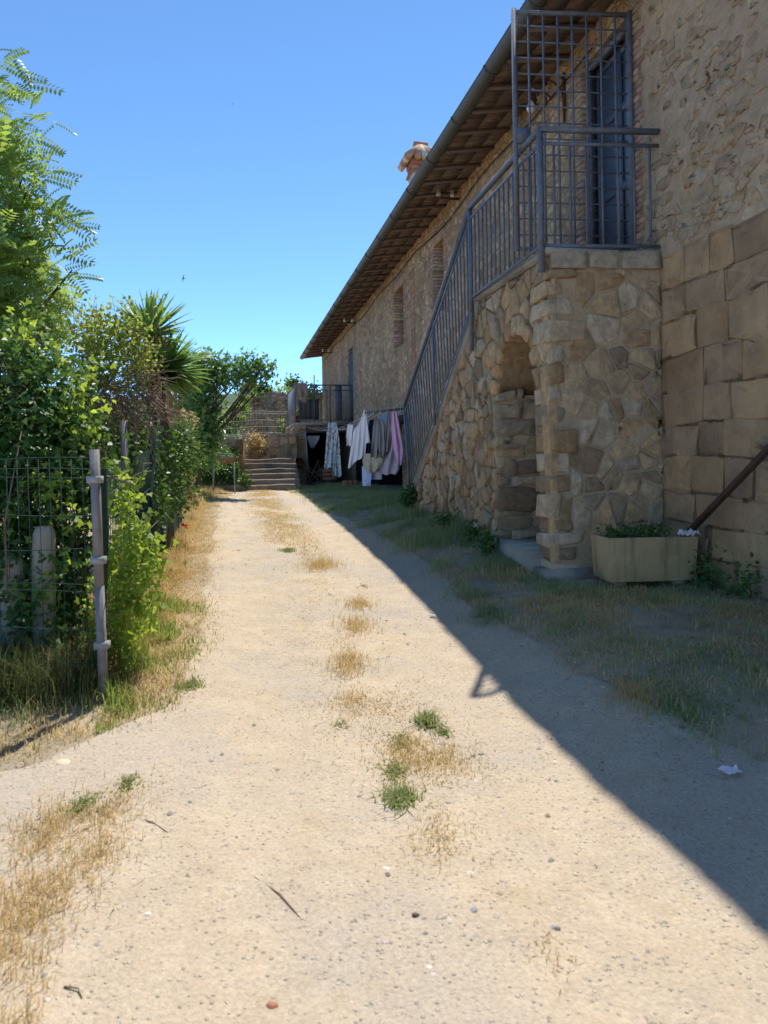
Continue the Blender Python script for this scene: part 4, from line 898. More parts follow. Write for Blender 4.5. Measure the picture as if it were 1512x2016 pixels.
m = MB(); r_ = np.random.default_rng(3); leaves(m, (OV, OVF), a + [0, 0, .35] + r_.normal(0, .08, (70, 3)), .07, r_); m.build('plant', M['weed'], pot)
m = MB(); m.tube([at(617, 800, 24.3), at(617, 738, 24.3)], .02, 6); tag(m.build('thin_rod', M['iron']), 'thin upright rod rising above the terrace railing', 'rod')

# ------------------------------------------------------------------ LEFT FENCE
pb = at(205, 1395, 4.26); ptop = at(183, 885, 4.22); fence = thing('mesh_fence', pb, 'green wire mesh fence with grey steel post along the front of the ivy', 'fence')
m = MB(); pv = np.array([pb + (ptop - pb) * t + [.006 * math.sin(t * 7), 0, 0] for t in np.linspace(-.05, 1, 3)])
for i in range(2): m.bar(pv[i], pv[i + 1], .042, .042, up=(0, 1, 0))
po = m.build('post', M['galv'], fence)
for t in (.885, .575, .247):
    q = pb + (ptop - pb) * t; m = MB(); m.bar(q - [.0, 0, .02], q + [0, 0, .02], .075, .06, up=(0, 1, 0)); m.build('clamp', M['greywire'], fence)
fx = np.array([-1., .16, 0]); fx /= np.linalg.norm(fx)
m = MB(); pz = pb[2]
lv = [1.42, 1.36, 1.31, 1.10, .90, .70, .66, .45, .25, .08]
for z in lv:
    x = np.linspace(0, 2.6, 20); m.tube(pb + fx * x[:, None] + np.stack([-.02 * (1 - z) - .055 * z + 0 * x, 0 * x, z + .008 * np.sin(x * 5 + z * 9)], 1), .0025, 4)
for x in np.arange(.06, 2.6, .068):
    m.tube([pb + fx * x + [-.055, .004, 1.42], pb + fx * (x + .01) + [-.02, .004, .03]], .0022, 4)
m.build('mesh_panel', M['greenwire'], fence)
# second run: taller, receding along the track
f2 = thing('netted_fence', B(-.8, 7.5, .25), 'tall fence with dark green netting receding along the left of the track', 'fence')
uf = -.80
for s in (6.15, 8.1, 10.0, 12.0):
    z = float(zg(uf, s)); part('post', B(uf, s, z - .1), B(uf - .02, s, z + 1.55), .05, .05, M['galv'], f2)
m = MB()
for s in np.arange(4.75, 12, .07): 
    z = float(zg(uf, s)); m.tube(B(np.array([(uf + .03, s, z + .05), (uf + .03, s, z + 1.27)])), .003, 3)
for z in np.arange(.1, 1.3, .2): s = np.linspace(4.75, 12, 30); m.tube(B(np.full(30, uf + .033), s, zg(uf, s) + z), .0045, 3)
m.build('mesh_panel', M['greenwire'], f2)
for s0, s1, zz in ((4.6, 4.72, 1.3), (7.5, 8.3, 1.5), (8.9, 11.6, 1.5)):
    m = MB(); S = np.linspace(s0, s1, 12); Z = np.linspace(.02, zz, 14); S2_, Z2_ = np.meshgrid(S, Z, indexing='ij')
    m.grid(B(uf + .05 + .025 * np.sin(S2_ * 37 + Z2_ * 3), S2_, zg(uf, S2_) + Z2_)); m.build('netting', mat('green_netting', (.012, .04, .035), (.02, .055, .045), 30, .8, .4, 120), f2)
m = MB(); r_ = np.random.default_rng(4)
for px, pyb, pyt, sz in ((84, 1140, 1036, .07), (20, 1200, 1095, .08)):
    a = at(px, pyb, 4.85); tq = at(px + 2, pyt, 4.85)
    m = MB(); m.tube([[a[0], a[1], float(a[2]) - .7], a, tq - [0, 0, .05], tq], [sz * 1.08, sz * 1.05, sz, sz * .72], 9); tag(m.build('stone_post', mat('pale_stone', (.42, .36, .28), (.33, .28, .21), 5, .9, .6, 25, stain=(.2, .17, .12)), smooth=False), 'pale old stone post %s behind the mesh fence' % ('just left of the grey steel fence post' if px > 50 else 'at the left edge, wider one'), 'stone post')
# gravel-side barbecue
bq = at(440, 972, 19.2); bq[2] = zg(*usz(bq)[:2]); gr = thing('barbecue_grill', bq, 'rusty barbecue on four thin legs in the grass at the far left of the track', 'barbecue')
qq = lambda du, ds, z: bq + B(du, ds, 0.) + [0, 0, z]
m = MB(); 
m.add([qq(*c) for c in ((-.26, -.17, .76), (.26, -.17, .76), (.26, .17, .76), (-.26, .17, .76), (-.29, -.19, .9), (.29, -.19, .9), (.29, .19, .9), (-.29, .19, .9))], [(3, 2, 1, 0), (0, 1, 5, 4), (1, 2, 6, 5), (2, 3, 7, 6), (3, 0, 4, 7)]); m.build('tray', mat('rusty_tray', (.3, .16, .08), (.2, .12, .075), 9, .8, .4, 40, stain=(.35, .32, .29), sscale=6), gr)
for a_ in (-1, 1):
    for b__ in (-1, 1): part('leg', qq(a_ * .27, b__ * .17, -.05), qq(a_ * .255, b__ * .16, .8), .022, .022, M['greywire'], gr)
m = MB(); m.tube([qq(-.27, .17, .88), qq(-.25, .19, 1.0), qq(.25, .19, 1.0), qq(.27, .17, .88)], .01, 5); m.tube([qq(-.34, -.1, .95), qq(.2, -.1, .95)], .008, 5)
for y in np.linspace(-.16, .16, 8): m.tube([qq(-.28, y, .915), qq(.28, y, .915)], .005, 4)
m.build('grill_rack', M['greywire'], gr)

# ------------------------------------------------------------------ PLANTER by the stairs
pl = at(1286, 1156, 6.02); pl[2] = float(zg(*usz(pl)[:2])) + .01; plt = thing('concrete_planter', pl, 'rectangular weathered concrete trough planter against the foot of the staircase', 'planter')
ang = math.atan2(fdir[0] * N_[1] + fdir[1] * E_[1], fdir[0] * N_[0] + fdir[1] * E_[0]) - .03
ax = np.array([math.cos(ang), math.sin(ang), 0]); ay = np.array([-ax[1], ax[0], 0]); LP_ = lambda a, b, z: pl + ax * a + ay * b + [0, 0, z]
m = MB(); hl, hw, hh, t_ = .375, .2, .40, .035; hb = hl - .02
vo_ = [LP_(sx_ * (hb if z < .1 else hl), (0 if sy < 0 else 2 * hw) + (.0 if z > .1 else .01 * -sy), z) for z in (.045, hh) for sx_, sy in ((-1, -1), (1, -1), (1, 1), (-1, 1))]
vi_ = [LP_(sx_ * (hl - t_), t_ if sy < 0 else 2 * hw - t_, z) for z in (hh, .3) for sx_, sy in ((-1, -1), (1, -1), (1, 1), (-1, 1))]
m.add(vo_ + vi_, [(3, 2, 1, 0)] + [(i, (i + 1) % 4, (i + 1) % 4 + 4, i + 4) for i in range(4)] + [(i + 4, (i + 1) % 4 + 4, (i + 1) % 4 + 8, i + 8) for i in range(4)] + [(i + 8, (i + 1) % 4 + 8, (i + 1) % 4 + 12, i + 12) for i in range(4)])
body = m.build('trough', M['concrete'], plt); bv = body.modifiers.new('bevel', 'BEVEL'); bv.width = .008; bv.segments = 2
for sx_ in (-.25, .25):
    m = MB(); c = LP_(sx_, .2, 0); m.bar(c - ay * .15 + [0, 0, .025], c + ay * .15 + [0, 0, .025], .1, .05); m.build('foot', M['concrete'], plt)
m = MB(); m.add([LP_(-hl + t_, t_, .33), LP_(hl - t_, t_, .33), LP_(hl - t_, 2 * hw - t_, .33), LP_(-hl + t_, 2 * hw - t_, .33)], [(0, 1, 2, 3)]); m.build('earth', M['soil'], plt)
r_ = np.random.default_rng(9); P = np.array([LP_(*q) for q in np.column_stack([r_.uniform(-.33, .2, 900), r_.uniform(.05, .35, 900),   .335 + r_.random(900) ** 2.2 * .15])])
m = MB(); leaves(m, (OV, OVF), P, .035, r_); tag(m.build('trough_plant', M['ivy']), 'low dark green plant growing in the concrete trough', 'plant')
m = MB(); U = np.linspace(0, 1, 14); uu_, vv_ = np.meshgrid(U, U, indexing='ij'); rr_ = LP_(.31, .03, .43)
m.grid(rr_ + ax * ((uu_ - .5) * .14)[..., None] + ay * ((vv_ - .5) * .12)[..., None] + np.array([0, 0, 1]) * (.06 * (fbm(uu_ * 5, vv_ * 5) - .5) * 2)[..., None]); tag(m.build('white_rag', CM['white'], smooth=True), 'crumpled white rag on the corner of the concrete trough', 'rag')
a = LP_(.31, .2, .34); b = at(1530, 862, 5.15); m = MB(); m.bar(a, b, .032, .032); m.bar(a + [.02, 0, -.01], b + [.02, 0, -.01], .016, .02)
tag(m.build('leaning_bar', M['rust']), 'rusty iron bar leaning from the concrete trough up the house wall', 'iron bar')

# ------------------------------------------------------------------ VEGETATION
rv = np.random.default_rng(77)
def crownbranches(mb, base, bl, rng, r0, n=9):
    for i in range(n):
        c, R_ = bl[i % len(bl)]; e_ = c + rng.normal(0, .4, 3) * R_
        mid = base + (e_ - base) * .5 + rng.normal(0, .12, 3); mb.tube([base, base + (mid - base) * .5 + rng.normal(0, .05, 3), mid, e_], [r0 * .7, r0 * .5, r0 * .35, r0 * .08], 6)
# locust tree: whole pinnate leaves
def pinnate_leaf(NP, wide, dr):
  lt = []
  for i in range(NP):
    t = .16 + .8 * i / (NP - 1); L = wide * (1 - .4 * abs(t - .5)); wv = .92 / NP; zd = -dr * t * t
    for sg in (-1, 1): lt.append([(0, t, zd), (sg * L * .5, t + wv * .75, zd - .01), (sg * L, t + wv * .5 + .02 * sg, zd - .05), (sg * L * .5, t - wv * .25, zd - .02)])
  e_ = -dr * .85
  lt.append([(0, .92, e_), (.045, 1.0, e_ - .03), (0, 1.13, e_ - .06), (-.045, 1.0, e_ - .03)]); lt.append([(-.006, 0, 0), (.006, 0, 0), (.004, .95, e_), (-.004, .95, e_)])
  V_ = np.array(lt).reshape(-1, 3); return V_, [np.arange(len(V_)).reshape(-1, 4)]
LTS = [pinnate_leaf(8, .27, .25), pinnate_leaf(6, .3, .1), pinnate_leaf(9, .23, .42)]
LTV, LTF = LTS[0]
D = 7.0
lb = [blob(*q) for q in ((-60, 150, D, 75), (-60, 265, D + .2, 100), (-60, 400, D, 150), (-40, 540, D, 150), (40, 455, D, 70), (35, 575, D, 85), (20, 345, D, 62), (-120, 640, D + .3, 190), (60, 640, D + .1, 60))]
tree = thing('locust_tree', [lb[3][0][0] - .3, D + .3, .3], 'tall feathery leaved locust tree at the left edge behind the ivy', 'tree')
m = MB(); b0 = np.array([lb[3][0][0] - .35, D + .3, .2]); m.tube([b0, b0 + [.05, 0, 1], b0 + [0, .05, 2.0]], [.13, .11, .09], 9); crownbranches(m, b0 + [0, .05, 1.9], lb, rv, .08, 18); m.build('trunk', M['bark'], tree)
def pinnate(n, sh, ksz):
    P, O = fill(lb, n, rv, sh, .35); Y = unit(O * .6 + rv.normal(0, .65, O.shape) + np.array([.1, -.15, -.1])); Z = unit(rv.normal(0, .6, O.shape) + np.array([-.1, -.55, .8])); X = unit(np.cross(Y, Z)); Z = np.cross(X, Y)
    for q_ in range(3): m.inst(*LTS[q_], P[q_::3], X[q_::3], Y[q_::3], Z[q_::3], (rv.uniform(.15, .31, n) * ksz)[q_::3])
m = MB(); pinnate(1700, .3, 1.); pinnate(700, .6, .9); m.build('crown', M['locust'], tree)
tips = np.array([at(*q) for q in ((15, 125, D), (40, 235, D), (30, 165, D), (75, 260, D), (30, 285, D), (95, 345, D), (130, 435, D), (110, 425, D), (125, 545, D), (100, 405, D), (110, 505, D))])
P = np.repeat(tips, 4, 0) + rv.normal(0, .06, (44, 3)); Y = unit(rv.normal(0, .45, (44, 3)) + np.array([.85, -.1, .1])); Z = unit(rv.normal(0, .3, (44, 3)) + np.array([-.1, -.8, .7])); X = unit(np.cross(Y, Z)); Z = np.cross(X, Y)
m = MB(); m.inst(LTV, LTF, P, X, Y, Z, rv.uniform(.2, .32, 44)); m.build('outer_shoots', M['locust'], tree)

# ivy mound over the front fence
D = 5.2
ib = [blob(*q) for q in ((10, 770, D, 120), (60, 880, D, 130), (-70, 880, D, 150), (110, 790, D + .2, 75), (140, 880, D, 75), (60, 1010, D, 125), (-70, 1060, D, 170), (130, 1090, D, 85), (60, 1200, D, 120), (-60, 1260, D, 150), (160, 970, D, 50), (20, 690, D + .4, 60), (120, 1260, D, 80), (30, 1290, D - .1, 85), (140, 1310, D - .1, 55), (45, 1170, 4.76, 48), (10, 1110, 4.76, 28), (110, 1100, 4.76, 26), (70, 1240, 4.76, 50))]
ivy = thing('ivy_mound', [ib[5][0][0], D + .2, .1], 'big glossy dark ivy mound growing over the front wire fence', 'ivy')
m = MB(); P, O = fill(ib, 5200, rv, .28, .4); P, O = clumps(P, O, 3, .045, rv); leaves(m, (IV, IVF), P, .047, rv, O, .55, .5); m.build('foliage', M['ivy'], ivy)
m = MB()
for i in range(40):
    P, O = fill(ib, 2, rv, .2); m.tube([P[0], P[0] * .6 + P[1] * .4 + rv.normal(0, .1, 3), P[1]], [.008, .006, .003], 4)
m.build('stems', M['twig'], ivy)
m = MB(); 
for c, R_ in ib[:2] + ib[4:12]:                                # dark heart of dead stems
    k_ = 60; P0 = c + rv.normal(0, .33, (k_, 3)) * R_; P1 = c + rv.normal(0, .33, (k_, 3)) * R_
    for a_, b__ in zip(P0, P1): m.tube([a_ + [0, .15, 0], (a_ + b__) / 2 + rv.normal(0, .06, 3) + [0, .15, 0], b__ + [0, .15, 0]], [.006, .008, .004], 3, cap=False)
m.build('inner_stems', M['bark'], ivy)
# light shoots of ivy trailing over it
sh_ = [blob(*q) for q in ((50, 640, D, 40), (110, 680, D - .1, 45), (160, 720, D - .1, 40), (150, 780, D - .15, 45), (170, 850, D - .2, 35), (60, 1160, D - .45, 40), (90, 1160, D - .4, 40), (120, 1030, D - .3, 45), (20, 1020, D - .3, 40), (100, 960, D - .3, 40), (20, 1130, D - .4, 35), (60, 1110, D - .35, 30), (200, 800, D, 30))]
m = MB(); P, O = fill(sh_, 170, rv, .4); P, O = clumps(P, O, 3, .045, rv); leaves(m, (IV, IVF), P, .042, rv, O, .4, .4, (0, -.8, 0)); tag(m.build('creeper', M['vine']), 'pale green creeper shoots trailing over the dark ivy mound', 'creeper')

# rambling rose with dead twigs
D = 6.3
rb_ = [blob(*q) for q in ((230, 700, D, 70), (170, 730, D, 60), (275, 695, D, 40), (240, 655, D, 38), (195, 665, D, 45), (150, 800, D, 50), (180, 640, D + .2, 40))]
rose = thing('rose_bush', [rb_[0][0][0], D + .2, .25], 'rambling rose bush with yellow green leaves above a tangle of dead twigs', 'bush')
m = MB(); P, O = fill(rb_, 1250, rv, .4, .5); P, O = clumps(P, O, 3, .04, rv); leaves(m, (OV, OVF), P, .036, rv, O, .2, .4, (0, -.6, 0)); m.build('foliage', M['rose'], rose)
m = MB()
for i in range(28):                                            # thin upright wands above
    x = rv.uniform(140, 330); a = at(x, 690, D); b = at(x + rv.normal(0, 18), rv.uniform(575, 640), D); pts = np.array([a, (a + b) / 2 + rv.normal(0, .02, 3), b]); m.tube(pts, [.004, .003, .0015], 4)
m.build('wands', M['twig'], rose)
m = MB(); P = np.array([at(rv.uniform(140, 340), rv.uniform(580, 680), D) for _ in range(190)]); leaves(m, (OV, OVF), P, .04, rv, None, .2, .8); m.build('wand_leaves', M['rose'], rose)
m = MB()
for i in range(430):
    a = at(rv.uniform(140, 300), rv.uniform(725, 820), D - .1 + rv.uniform(-.15, .3)); L = rv.uniform(.12, .45); d = unit(rv.normal(0, 1, 3) + np.array([.5, 0, -.35])) * L
    m.tube([a, a + d * .5 + rv.normal(0, .04, 3), a + d + [0, 0, -.05]], [.004, .003, .0012], 3, cap=False)
for i in range(16):
    a = at(rv.uniform(240, 330), rv.uniform(760, 810), D - .2); b = at(rv.uniform(300, 380), rv.uniform(800, 850), D - .2); m.tube([a, (a + b) / 2 + rv.normal(0, .05, 3), b], [.008, .006, .003], 4)
m.build('dead_twigs', M['twig'], rose)

# yuccas
def yucca(px, py, D, pxl, label, n, gy, lean=(0, 0, 0)):
    c = at(px, py, D); L = pxl / F * D; g0 = c.copy(); g0[2] = gy; t = thing('yucca', g0, label, 'yucca', 'yuccas behind the fence')
    m = MB(); m.tube([g0, g0 * .5 + c * .5 + [.03, 0, 0], c], [.06, .055, .05], 9); m.build('trunk', M['bark'], t)
    m = MB()
    for i in range(n):
        a_ = rv.uniform(0, 6.283); el = math.asin(rv.uniform(-.75, .99)); d = np.array([math.cos(a_) * math.cos(el), math.sin(a_) * math.cos(el), math.sin(el)]) + lean; d /= np.linalg.norm(d)
        ll = L * rv.uniform(.75, 1.1) * (1 if el > -.2 else .8); s_ = unit(np.cross(d, [0, 0, 1.]) + 1e-6); nrm = np.cross(s_, d); w_ = .034 * rv.uniform(.8, 1.2)
        ks = np.array([0, .25, .55, .8, 1.]); ww = w_ * np.array([.7, 1., .9, .55, .02]); dr = -.12 * ll * ks ** 2.5 * (1 - abs(d[2]))
        p = c + d * (ks * ll)[:, None] + np.array([0, 0, 1]) * dr[:, None]
        m.grid(np.stack([p - s_ * ww[:, None] + nrm * ww[:, None] * .5, p, p + s_ * ww[:, None] + nrm * ww[:, None] * .5], 0))
    m.build('blades', M['yucca'], t)
    m = MB()
    for i in range(int(n * .08)):                               # dead skirt
        a_ = rv.uniform(0, 6.283); p = np.array([c + [math.cos(a_) * r1 * L, math.sin(a_) * r1 * L, -r2 * L] for r1, r2 in ((.05, .1), (.25, .35), (.33, .9))]); s_ = np.array([-math.sin(a_), math.cos(a_), 0]) * .014
        m.grid(np.stack([p - s_, p + s_], 0))
    m.build('dead_skirt', M['drybush'], t)
yucca(292, 665, 8.6, 98, 'spiky yucca with upright blades rising above the rose bush', 110, .3, (0, 0, .55))
yucca(318, 738, 8.9, 100, 'dense yucca with blades sweeping right and down beside the fence', 330, .3, (.3, -.2, .05))

# bright climber on the second fence
D = 4.75
vb = [blob(*q) for q in ((235, 925, D, 28), (262, 960, D, 26), (236, 1000, D, 34), (262, 1040, D, 30), (255, 1085, D, 48), (225, 1140, D, 55), (280, 1120, D, 45), (240, 1210, D, 55), (305, 1095, D, 28), (215, 1270, D, 50), (270, 1180, D, 40))]
cv = thing('climbing_vine', [vb[4][0][0], D, .1], 'sunlit lime green climbing vine right of the grey steel fence post', 'vine')
m = MB(); P, O = fill(vb, 560, rv, .4, .6); P, O = clumps(P, O, 3, .035, rv); leaves(m, (IV, IVF), P, .038, rv, O, .35, .3, (0, -.9, 0)); m.build('foliage', M['vine'], cv)
m = MB()
for i in range(30):
    P, O = fill(vb, 1, rv, .6); P = np.stack([P[0], P[0] + rv.normal(0, .09, 3) + [0, 0, .1]]); m.tube([P[0], (P[0] + P[1]) / 2 + rv.normal(0, .015, 3), P[1]], [.006, .005, .003], 4)
a = at(200, 935, D); m.tube([a, at(235, 945, D - .1), at(262, 955, D - .1)], .007, 4); m.build('stems', M['twig'], cv)
# hedge behind the netted fence
hb_ = [blob(*q) for q in ((250, 870, 7.3, 60), (300, 900, 8.2, 60), (340, 870, 9.5, 50), (330, 960, 9.5, 55), (260, 960, 7.5, 70), (355, 900, 11, 45), (352, 850, 11.5, 35), (230, 810, 7.2, 60), (200, 900, 6.9, 70), (280, 1000, 7.4, 50), (300, 960, 8.4, 55), (325, 900, 10.0, 45))]
m = MB(); P, O = fill(hb_, 5000, rv, .4, .3); P, O = clumps(P, O, 2, .05, rv); leaves(m, (OV, OVF), P, .05, rv, O, .3, .6); tag(m.build('hedge', M['ivy']), 'shadowy green hedge behind the netted fence', 'hedge')
# dry climber at the end of the netted fence
db = [blob(*q) for q in ((362, 830, 12.2, 26), (366, 880, 12.4, 22), (360, 940, 12.3, 24), (372, 980, 12.4, 24))]
dc = thing('dry_climber', [db[1][0][0], 12.3, .5], 'half dead pale climber at the far end of the netted fence', 'climber')
m = MB(); P, O = fill(db, 900, rv, .5); leaves(m, (OV, OVF), P, .05, rv, O, .4, .4); m.build('foliage', M['drybush'], dc)
m = MB()
for i in range(120):
    P, O = fill(db, 2, rv, .6); m.tube([P[0], (P[0] + P[1]) / 2 + rv.normal(0, .05, 3), P[1]], [.006, .005, .002], 3, cap=False)
m.build('stems', M['twig'], dc)

# fig tree
D = 18.0
fb = [blob(*q) for q in ((415, 725, D, 38), (455, 735, D, 34), (490, 725, D, 28), (520, 722, D, 20), (402, 785, D, 36), (395, 830, D, 42), (402, 862, D, 36), (392, 890, D, 40), (370, 780, D + .5, 50), (505, 750, D, 18), (390, 730, D + .3, 40), (535, 735, D, 10))]
fig = thing('fig_tree', [fb[5][0][0], D, .7], 'fig tree with big lobed leaves spreading beyond the yuccas', 'tree')
b0 = np.array([fb[5][0][0] - .2, D + .1, .6]); m = MB(); m.tube([b0, b0 + [.05, 0, .7], b0 + [.1, 0, 1.3]], [.12, .1, .08], 8); crownbranches(m, b0 + [.1, 0, 1.2], fb, rv, .07, 22); m.build('trunk', M['bark'], fig)
m = MB(); P, O = fill(fb, 2300, rv, .38, .5); P, O = clumps(P, O, 2, .08, rv); leaves(m, (FG, FGF), P, .135, rv, O, .35, .8); m.build('crown', M['fig'], fig)

# background shrubs
def shrub(name, label, cat, bl, n, mt, size, tm=(OV, OVF), k=3, sp=.05, dead=0):
    t = thing(name, [bl[0][0][0], bl[0][0][1], min(b[0][2] - b[1][2] for b in bl)], label, cat)
    m = MB(); P, O = fill(bl, n, rv, .4, .35); P, O = clumps(P, O, k, sp, rv); leaves(m, tm, P, size, rv, O, .3, .7); m.build('foliage', M[mt], t)
    m = MB(); b0 = bl[0][0] - [0, 0, bl[0][1][2]]
    for i in range(10 + dead): P, O = fill(bl, 1, rv, .3); b0 = P[0] - [0, 0, .12 + .5 * bl[0][1][2]]; m.tube([b0 + rv.normal(0, .05, 3), (b0 + P[0]) / 2 + rv.normal(0, .03, 3), P[0]], [.007, .006, .003], 4)
    m.build('stems', M['twig'], t)
shrub('green_shrub', 'bright green shrub behind the wire fence left of the ruined wall', 'shrub', [blob(*q) for q in ((455, 830, 27, 24), (470, 812, 27.5, 18), (440, 850, 26.5, 20), (478, 790, 28, 12))], 700, 'weed', .12)
shrub('creeping_shrub', 'trailing green plant hanging over the top of the ruined wall', 'plant', [blob(*q) for q in ((478, 780, 29.7, 9), (505, 773, 29.8, 14), (520, 765, 29.8, 12), (500, 790, 29.75, 10))], 420, 'ivy', .1)
shrub('dry_wall_bush', 'russet dry bush on the left top of the ruined wall', 'bush', [blob(*q) for q in ((492, 765, 30.1, 14), (480, 768, 30.1, 9))], 330, 'drybush', .1)
shrub('wall_top_weeds', 'green weeds along the right top of the ruined wall', 'weeds', [blob(*q) for q in ((545, 770, 30.2, 9), (560, 768, 30.2, 9), (530, 773, 30.2, 8), (615, 775, 30.2, 20), (590, 772, 30.2, 12))], 420, 'vine', .09)
shrub('slender_shrub', 'slender shrub peeping over the terrace railing against the sky', 'shrub', [blob(*q) for q in ((577, 752, 31.5, 9), (570, 762, 31.5, 9), (586, 760, 31.5, 8))], 180, 'weed', .12, sp=.1)
shrub('straw_bush', 'straw coloured dry bush on the low wall at the top of the steps', 'bush', [blob(*q) for q in ((502, 872, 23.2, 14), (492, 884, 23.1, 12), (514, 880, 23.2, 10), (500, 860, 23.2, 10))], 200, 'drybush', .075, sp=.09, dead=45)
shrub('lit_bush', 'sunlit green bush seen through the gap of the ruined wall', 'bush', [blob(*q) for q in ((552, 840, 33, 18), (556, 866, 33, 16))], 400, 'vine', .12)
shrub('nettle_clump', 'dark green nettles in front of the garden wall behind the barbecue', 'weeds', [blob(*q) for q in ((440, 905, 21, 26), (455, 930, 20.6, 20), (415, 930, 20.3, 28), (480, 945, 20.4, 12))], 800, 'ivy', .09)
shrub('corner_weeds', 'dark leafy weeds growing at the foot of the staircase end', 'weeds', [blob(*q) for q in ((812, 970, 11.6, 12), (800, 980, 11.7, 10), (880, 1030, 9.3, 14), (930, 1060, 8.3, 16), (960, 1070, 7.7, 14))], 450, 'ivy', .05)
wb = on_u(1420, 1140, UW - .12); 
shrub('wall_foot_weeds', 'dark weeds growing at the foot of the house wall right of the trough', 'weeds', [(B(UW - .12, s, float(zg(UW, s)) + .1), np.array([.12, .12, .16])) for s in (5.7, 5.35, 4.9)], 150, 'ivy', .045)

# ------------------------------------------------------------------ GRASSES
rg = np.random.default_rng(99)
def spread(n, u0, u1, s0, s1, dens):
    u = rg.uniform(u0, u1, n); s = s0 + (s1 - s0) * rg.random(n) ** 1.25; k = rg.random(n) < dens(u, s); return u[k], s[k]
def field(name, mt, n, u0, u1, s0, s1, dens, hh, wd, lean=.6):
    u, s = spread(n, u0, u1, s0, s1, dens); P = G(u, s, -.01); hx = hh(u, s) * rg.uniform(.45, 1.15, len(u))
    m = MB(); blades(m, P, hx, wd, rg, lean); o = m.build(name, M[mt], origin=(0, 0, 0)); tag(o, kind='stuff'); return o
verge = lambda u, s: sm(edgeL(s) + .3 + .25 * (fbm(u * 5, s * 4) - .5) - u, 0, .55) * sm(u, -1.5, -.9) * (.4 + .6 * sm(fbm(u * 3, s * 2.2), .3, .6))
o = field('dry_grass', 'dry', 130000, -1.4, .15, 3.2, 21, lambda u, s: verge(u, s) * sm(s, 4.2, 5.5) * (1 - .7 * sm(s, 13, 18)), lambda u, s: .04 + .24 * sm(edgeL(s) - .08 - u, 0, .5) * sm(s, 4.2, 6) * (.3 + .9 * fbm(u * 6, s * 6)), .0055, 1.25); tag(o, 'golden dry grass along the left verge of the track', 'grass')
o = field('green_verge_grass', 'green', 30000, -1.6, .2, 3.2, 21, lambda u, s: verge(u, s) * (.75 - .55 * sm(s, 5, 7) + .7 * sm(s, 11.5, 16)), lambda u, s: .04 + .2 * sm(edgeL(s) - .15 - u, 0, .5) * fbm(u * 5 + 3, s * 5), .006, 1.0); tag(o, 'green grass and weeds along the left verge', 'grass')
o = field('post_weeds', 'vinegrass', 8000, -.7, .1, 4.0, 6.6, lambda u, s: sm(edgeL(s) + .2 - u, 0, .4) * sm(fbm(u * 4 + 2, s * 3 + 5), .38, .6), lambda u, s: .06 + .22 * sm(edgeL(s) - .05 - u, 0, .4), .007, .9); tag(o, 'lush sunlit yellow green weeds at the foot of the steel fence post', 'weeds')
o = field('fence_tangle', 'tangle', 9000, -3.3, -.78, 4.4, 5.4, lambda u, s: .35 + .65 * sm(fbm(u * 4 + 8, s * 4), .4, .6), lambda u, s: .1 + .42 * fbm(u * 3 + 1, s * 3), .006, 1.1); tag(o, 'tangle of tall weeds at the foot of the ivy behind the wire fence', 'weeds')
o = field('front_fence_grass', 'dry', 20000, -3.2, -.3, 2.9, 5.2, lambda u, s: sm(edgeL(s) + .25 - u, 0, .4) * (.15 + .85 * sm(fbm(u * 4, s * 4), .35, .6)), lambda u, s: .035 + .07 * sm(s, 3.6, 4.4), .005, 1.1); tag(o, 'short dry grass below the front wire fence', 'grass')
o = field('front_weeds', 'green', 9000, -3.2, -.25, 3.1, 5.6, lambda u, s: sm(edgeL(s) + .05 - u, 0, .4) * (.2 + .8 * sm(fbm(u * 3.4 + 9, s * 3.4), .4, .6)), lambda u, s: .03 + .2 * sm(edgeL(s) - .1 - u, 0, .4) * sm(s, 4.1, 4.6), .006, 1.0); tag(o, 'tall green weeds growing through the front wire fence', 'weeds')
o = field('shaded_grass', 'shade', 260000, 1.45, 3.78, 1.2, 22, lambda u, s: sm(u - edgeR(s) + .3 * (fbm(u * 4, s * 4) - .5), -.3, .5) * (.025 + .06 * sm(u, 1.9, 2.6) + .85 * sm(fbm(u * 3.1 + 5, s * 2.8), .44, .64) * (.6 + .4 * sm(s, 4, 6))), lambda u, s: .045 + .06 * sm(s, 5, 8) + .07 * sm(u, 2.2, 2.75) * sm(s, 6.6, 8) + .05 * sm(fbm(u * 3 + 9, s * 3), .5, .7), .0065, 1.0); tag(o, 'patchy green and straw grass in the shade of the house', 'grass')
o = field('shaded_straw', 'dry', 60000, 1.6, 3.7, 1.4, 9, lambda u, s: sm(u - edgeR(s), -.3, .4) * sm(fbm(u * 2.6 + 21, s * 2.4 + 4), .5, .66), lambda u, s: .05 + .03 * sm(s, 4, 6), .005, 1.5); tag(o, 'flattened straw patches in the shade right of the track', 'grass')
o = field('strip_grass', 'dry', 90000, .2, 1.5, 3.1, 20.5, lambda u, s: sm(fbm(u * 2.0 + 31, s * 1.5 + 2), .42, .6) * np.exp(-((u - (.85 - .01 * s)) / .28) ** 2) * .8, lambda u, s: .03 + .03 * sm(s, 6, 12), .0055, 1.5); tag(o, 'thin dry grass strip along the middle of the track', 'grass')
o = field('far_strip_grass', 'green', 9000, .0, 1.1, 11, 20.5, lambda u, s: sm(fbm(u * 2.2 + 3, s * 1.1 + 7), .5, .62) * .9, lambda u, s: .03 + 0 * u, .006, 1.1); tag(o, 'flat green grass patches at the far end of the track', 'grass')
o = field('left_dry_patch', 'dry', 20000, -2.2, -.5, 1.3, 3.2, lambda u, s: sm(fbm(u * 3.2 + 13, s * 3.2 + 1), .44, .54) * sm(-.4 - u + .1 * np.sin(s * 4), 0, .35), lambda u, s: .085 + 0 * u, .003, .9); tag(o, 'sparse dry grass patch in the left foreground', 'grass')
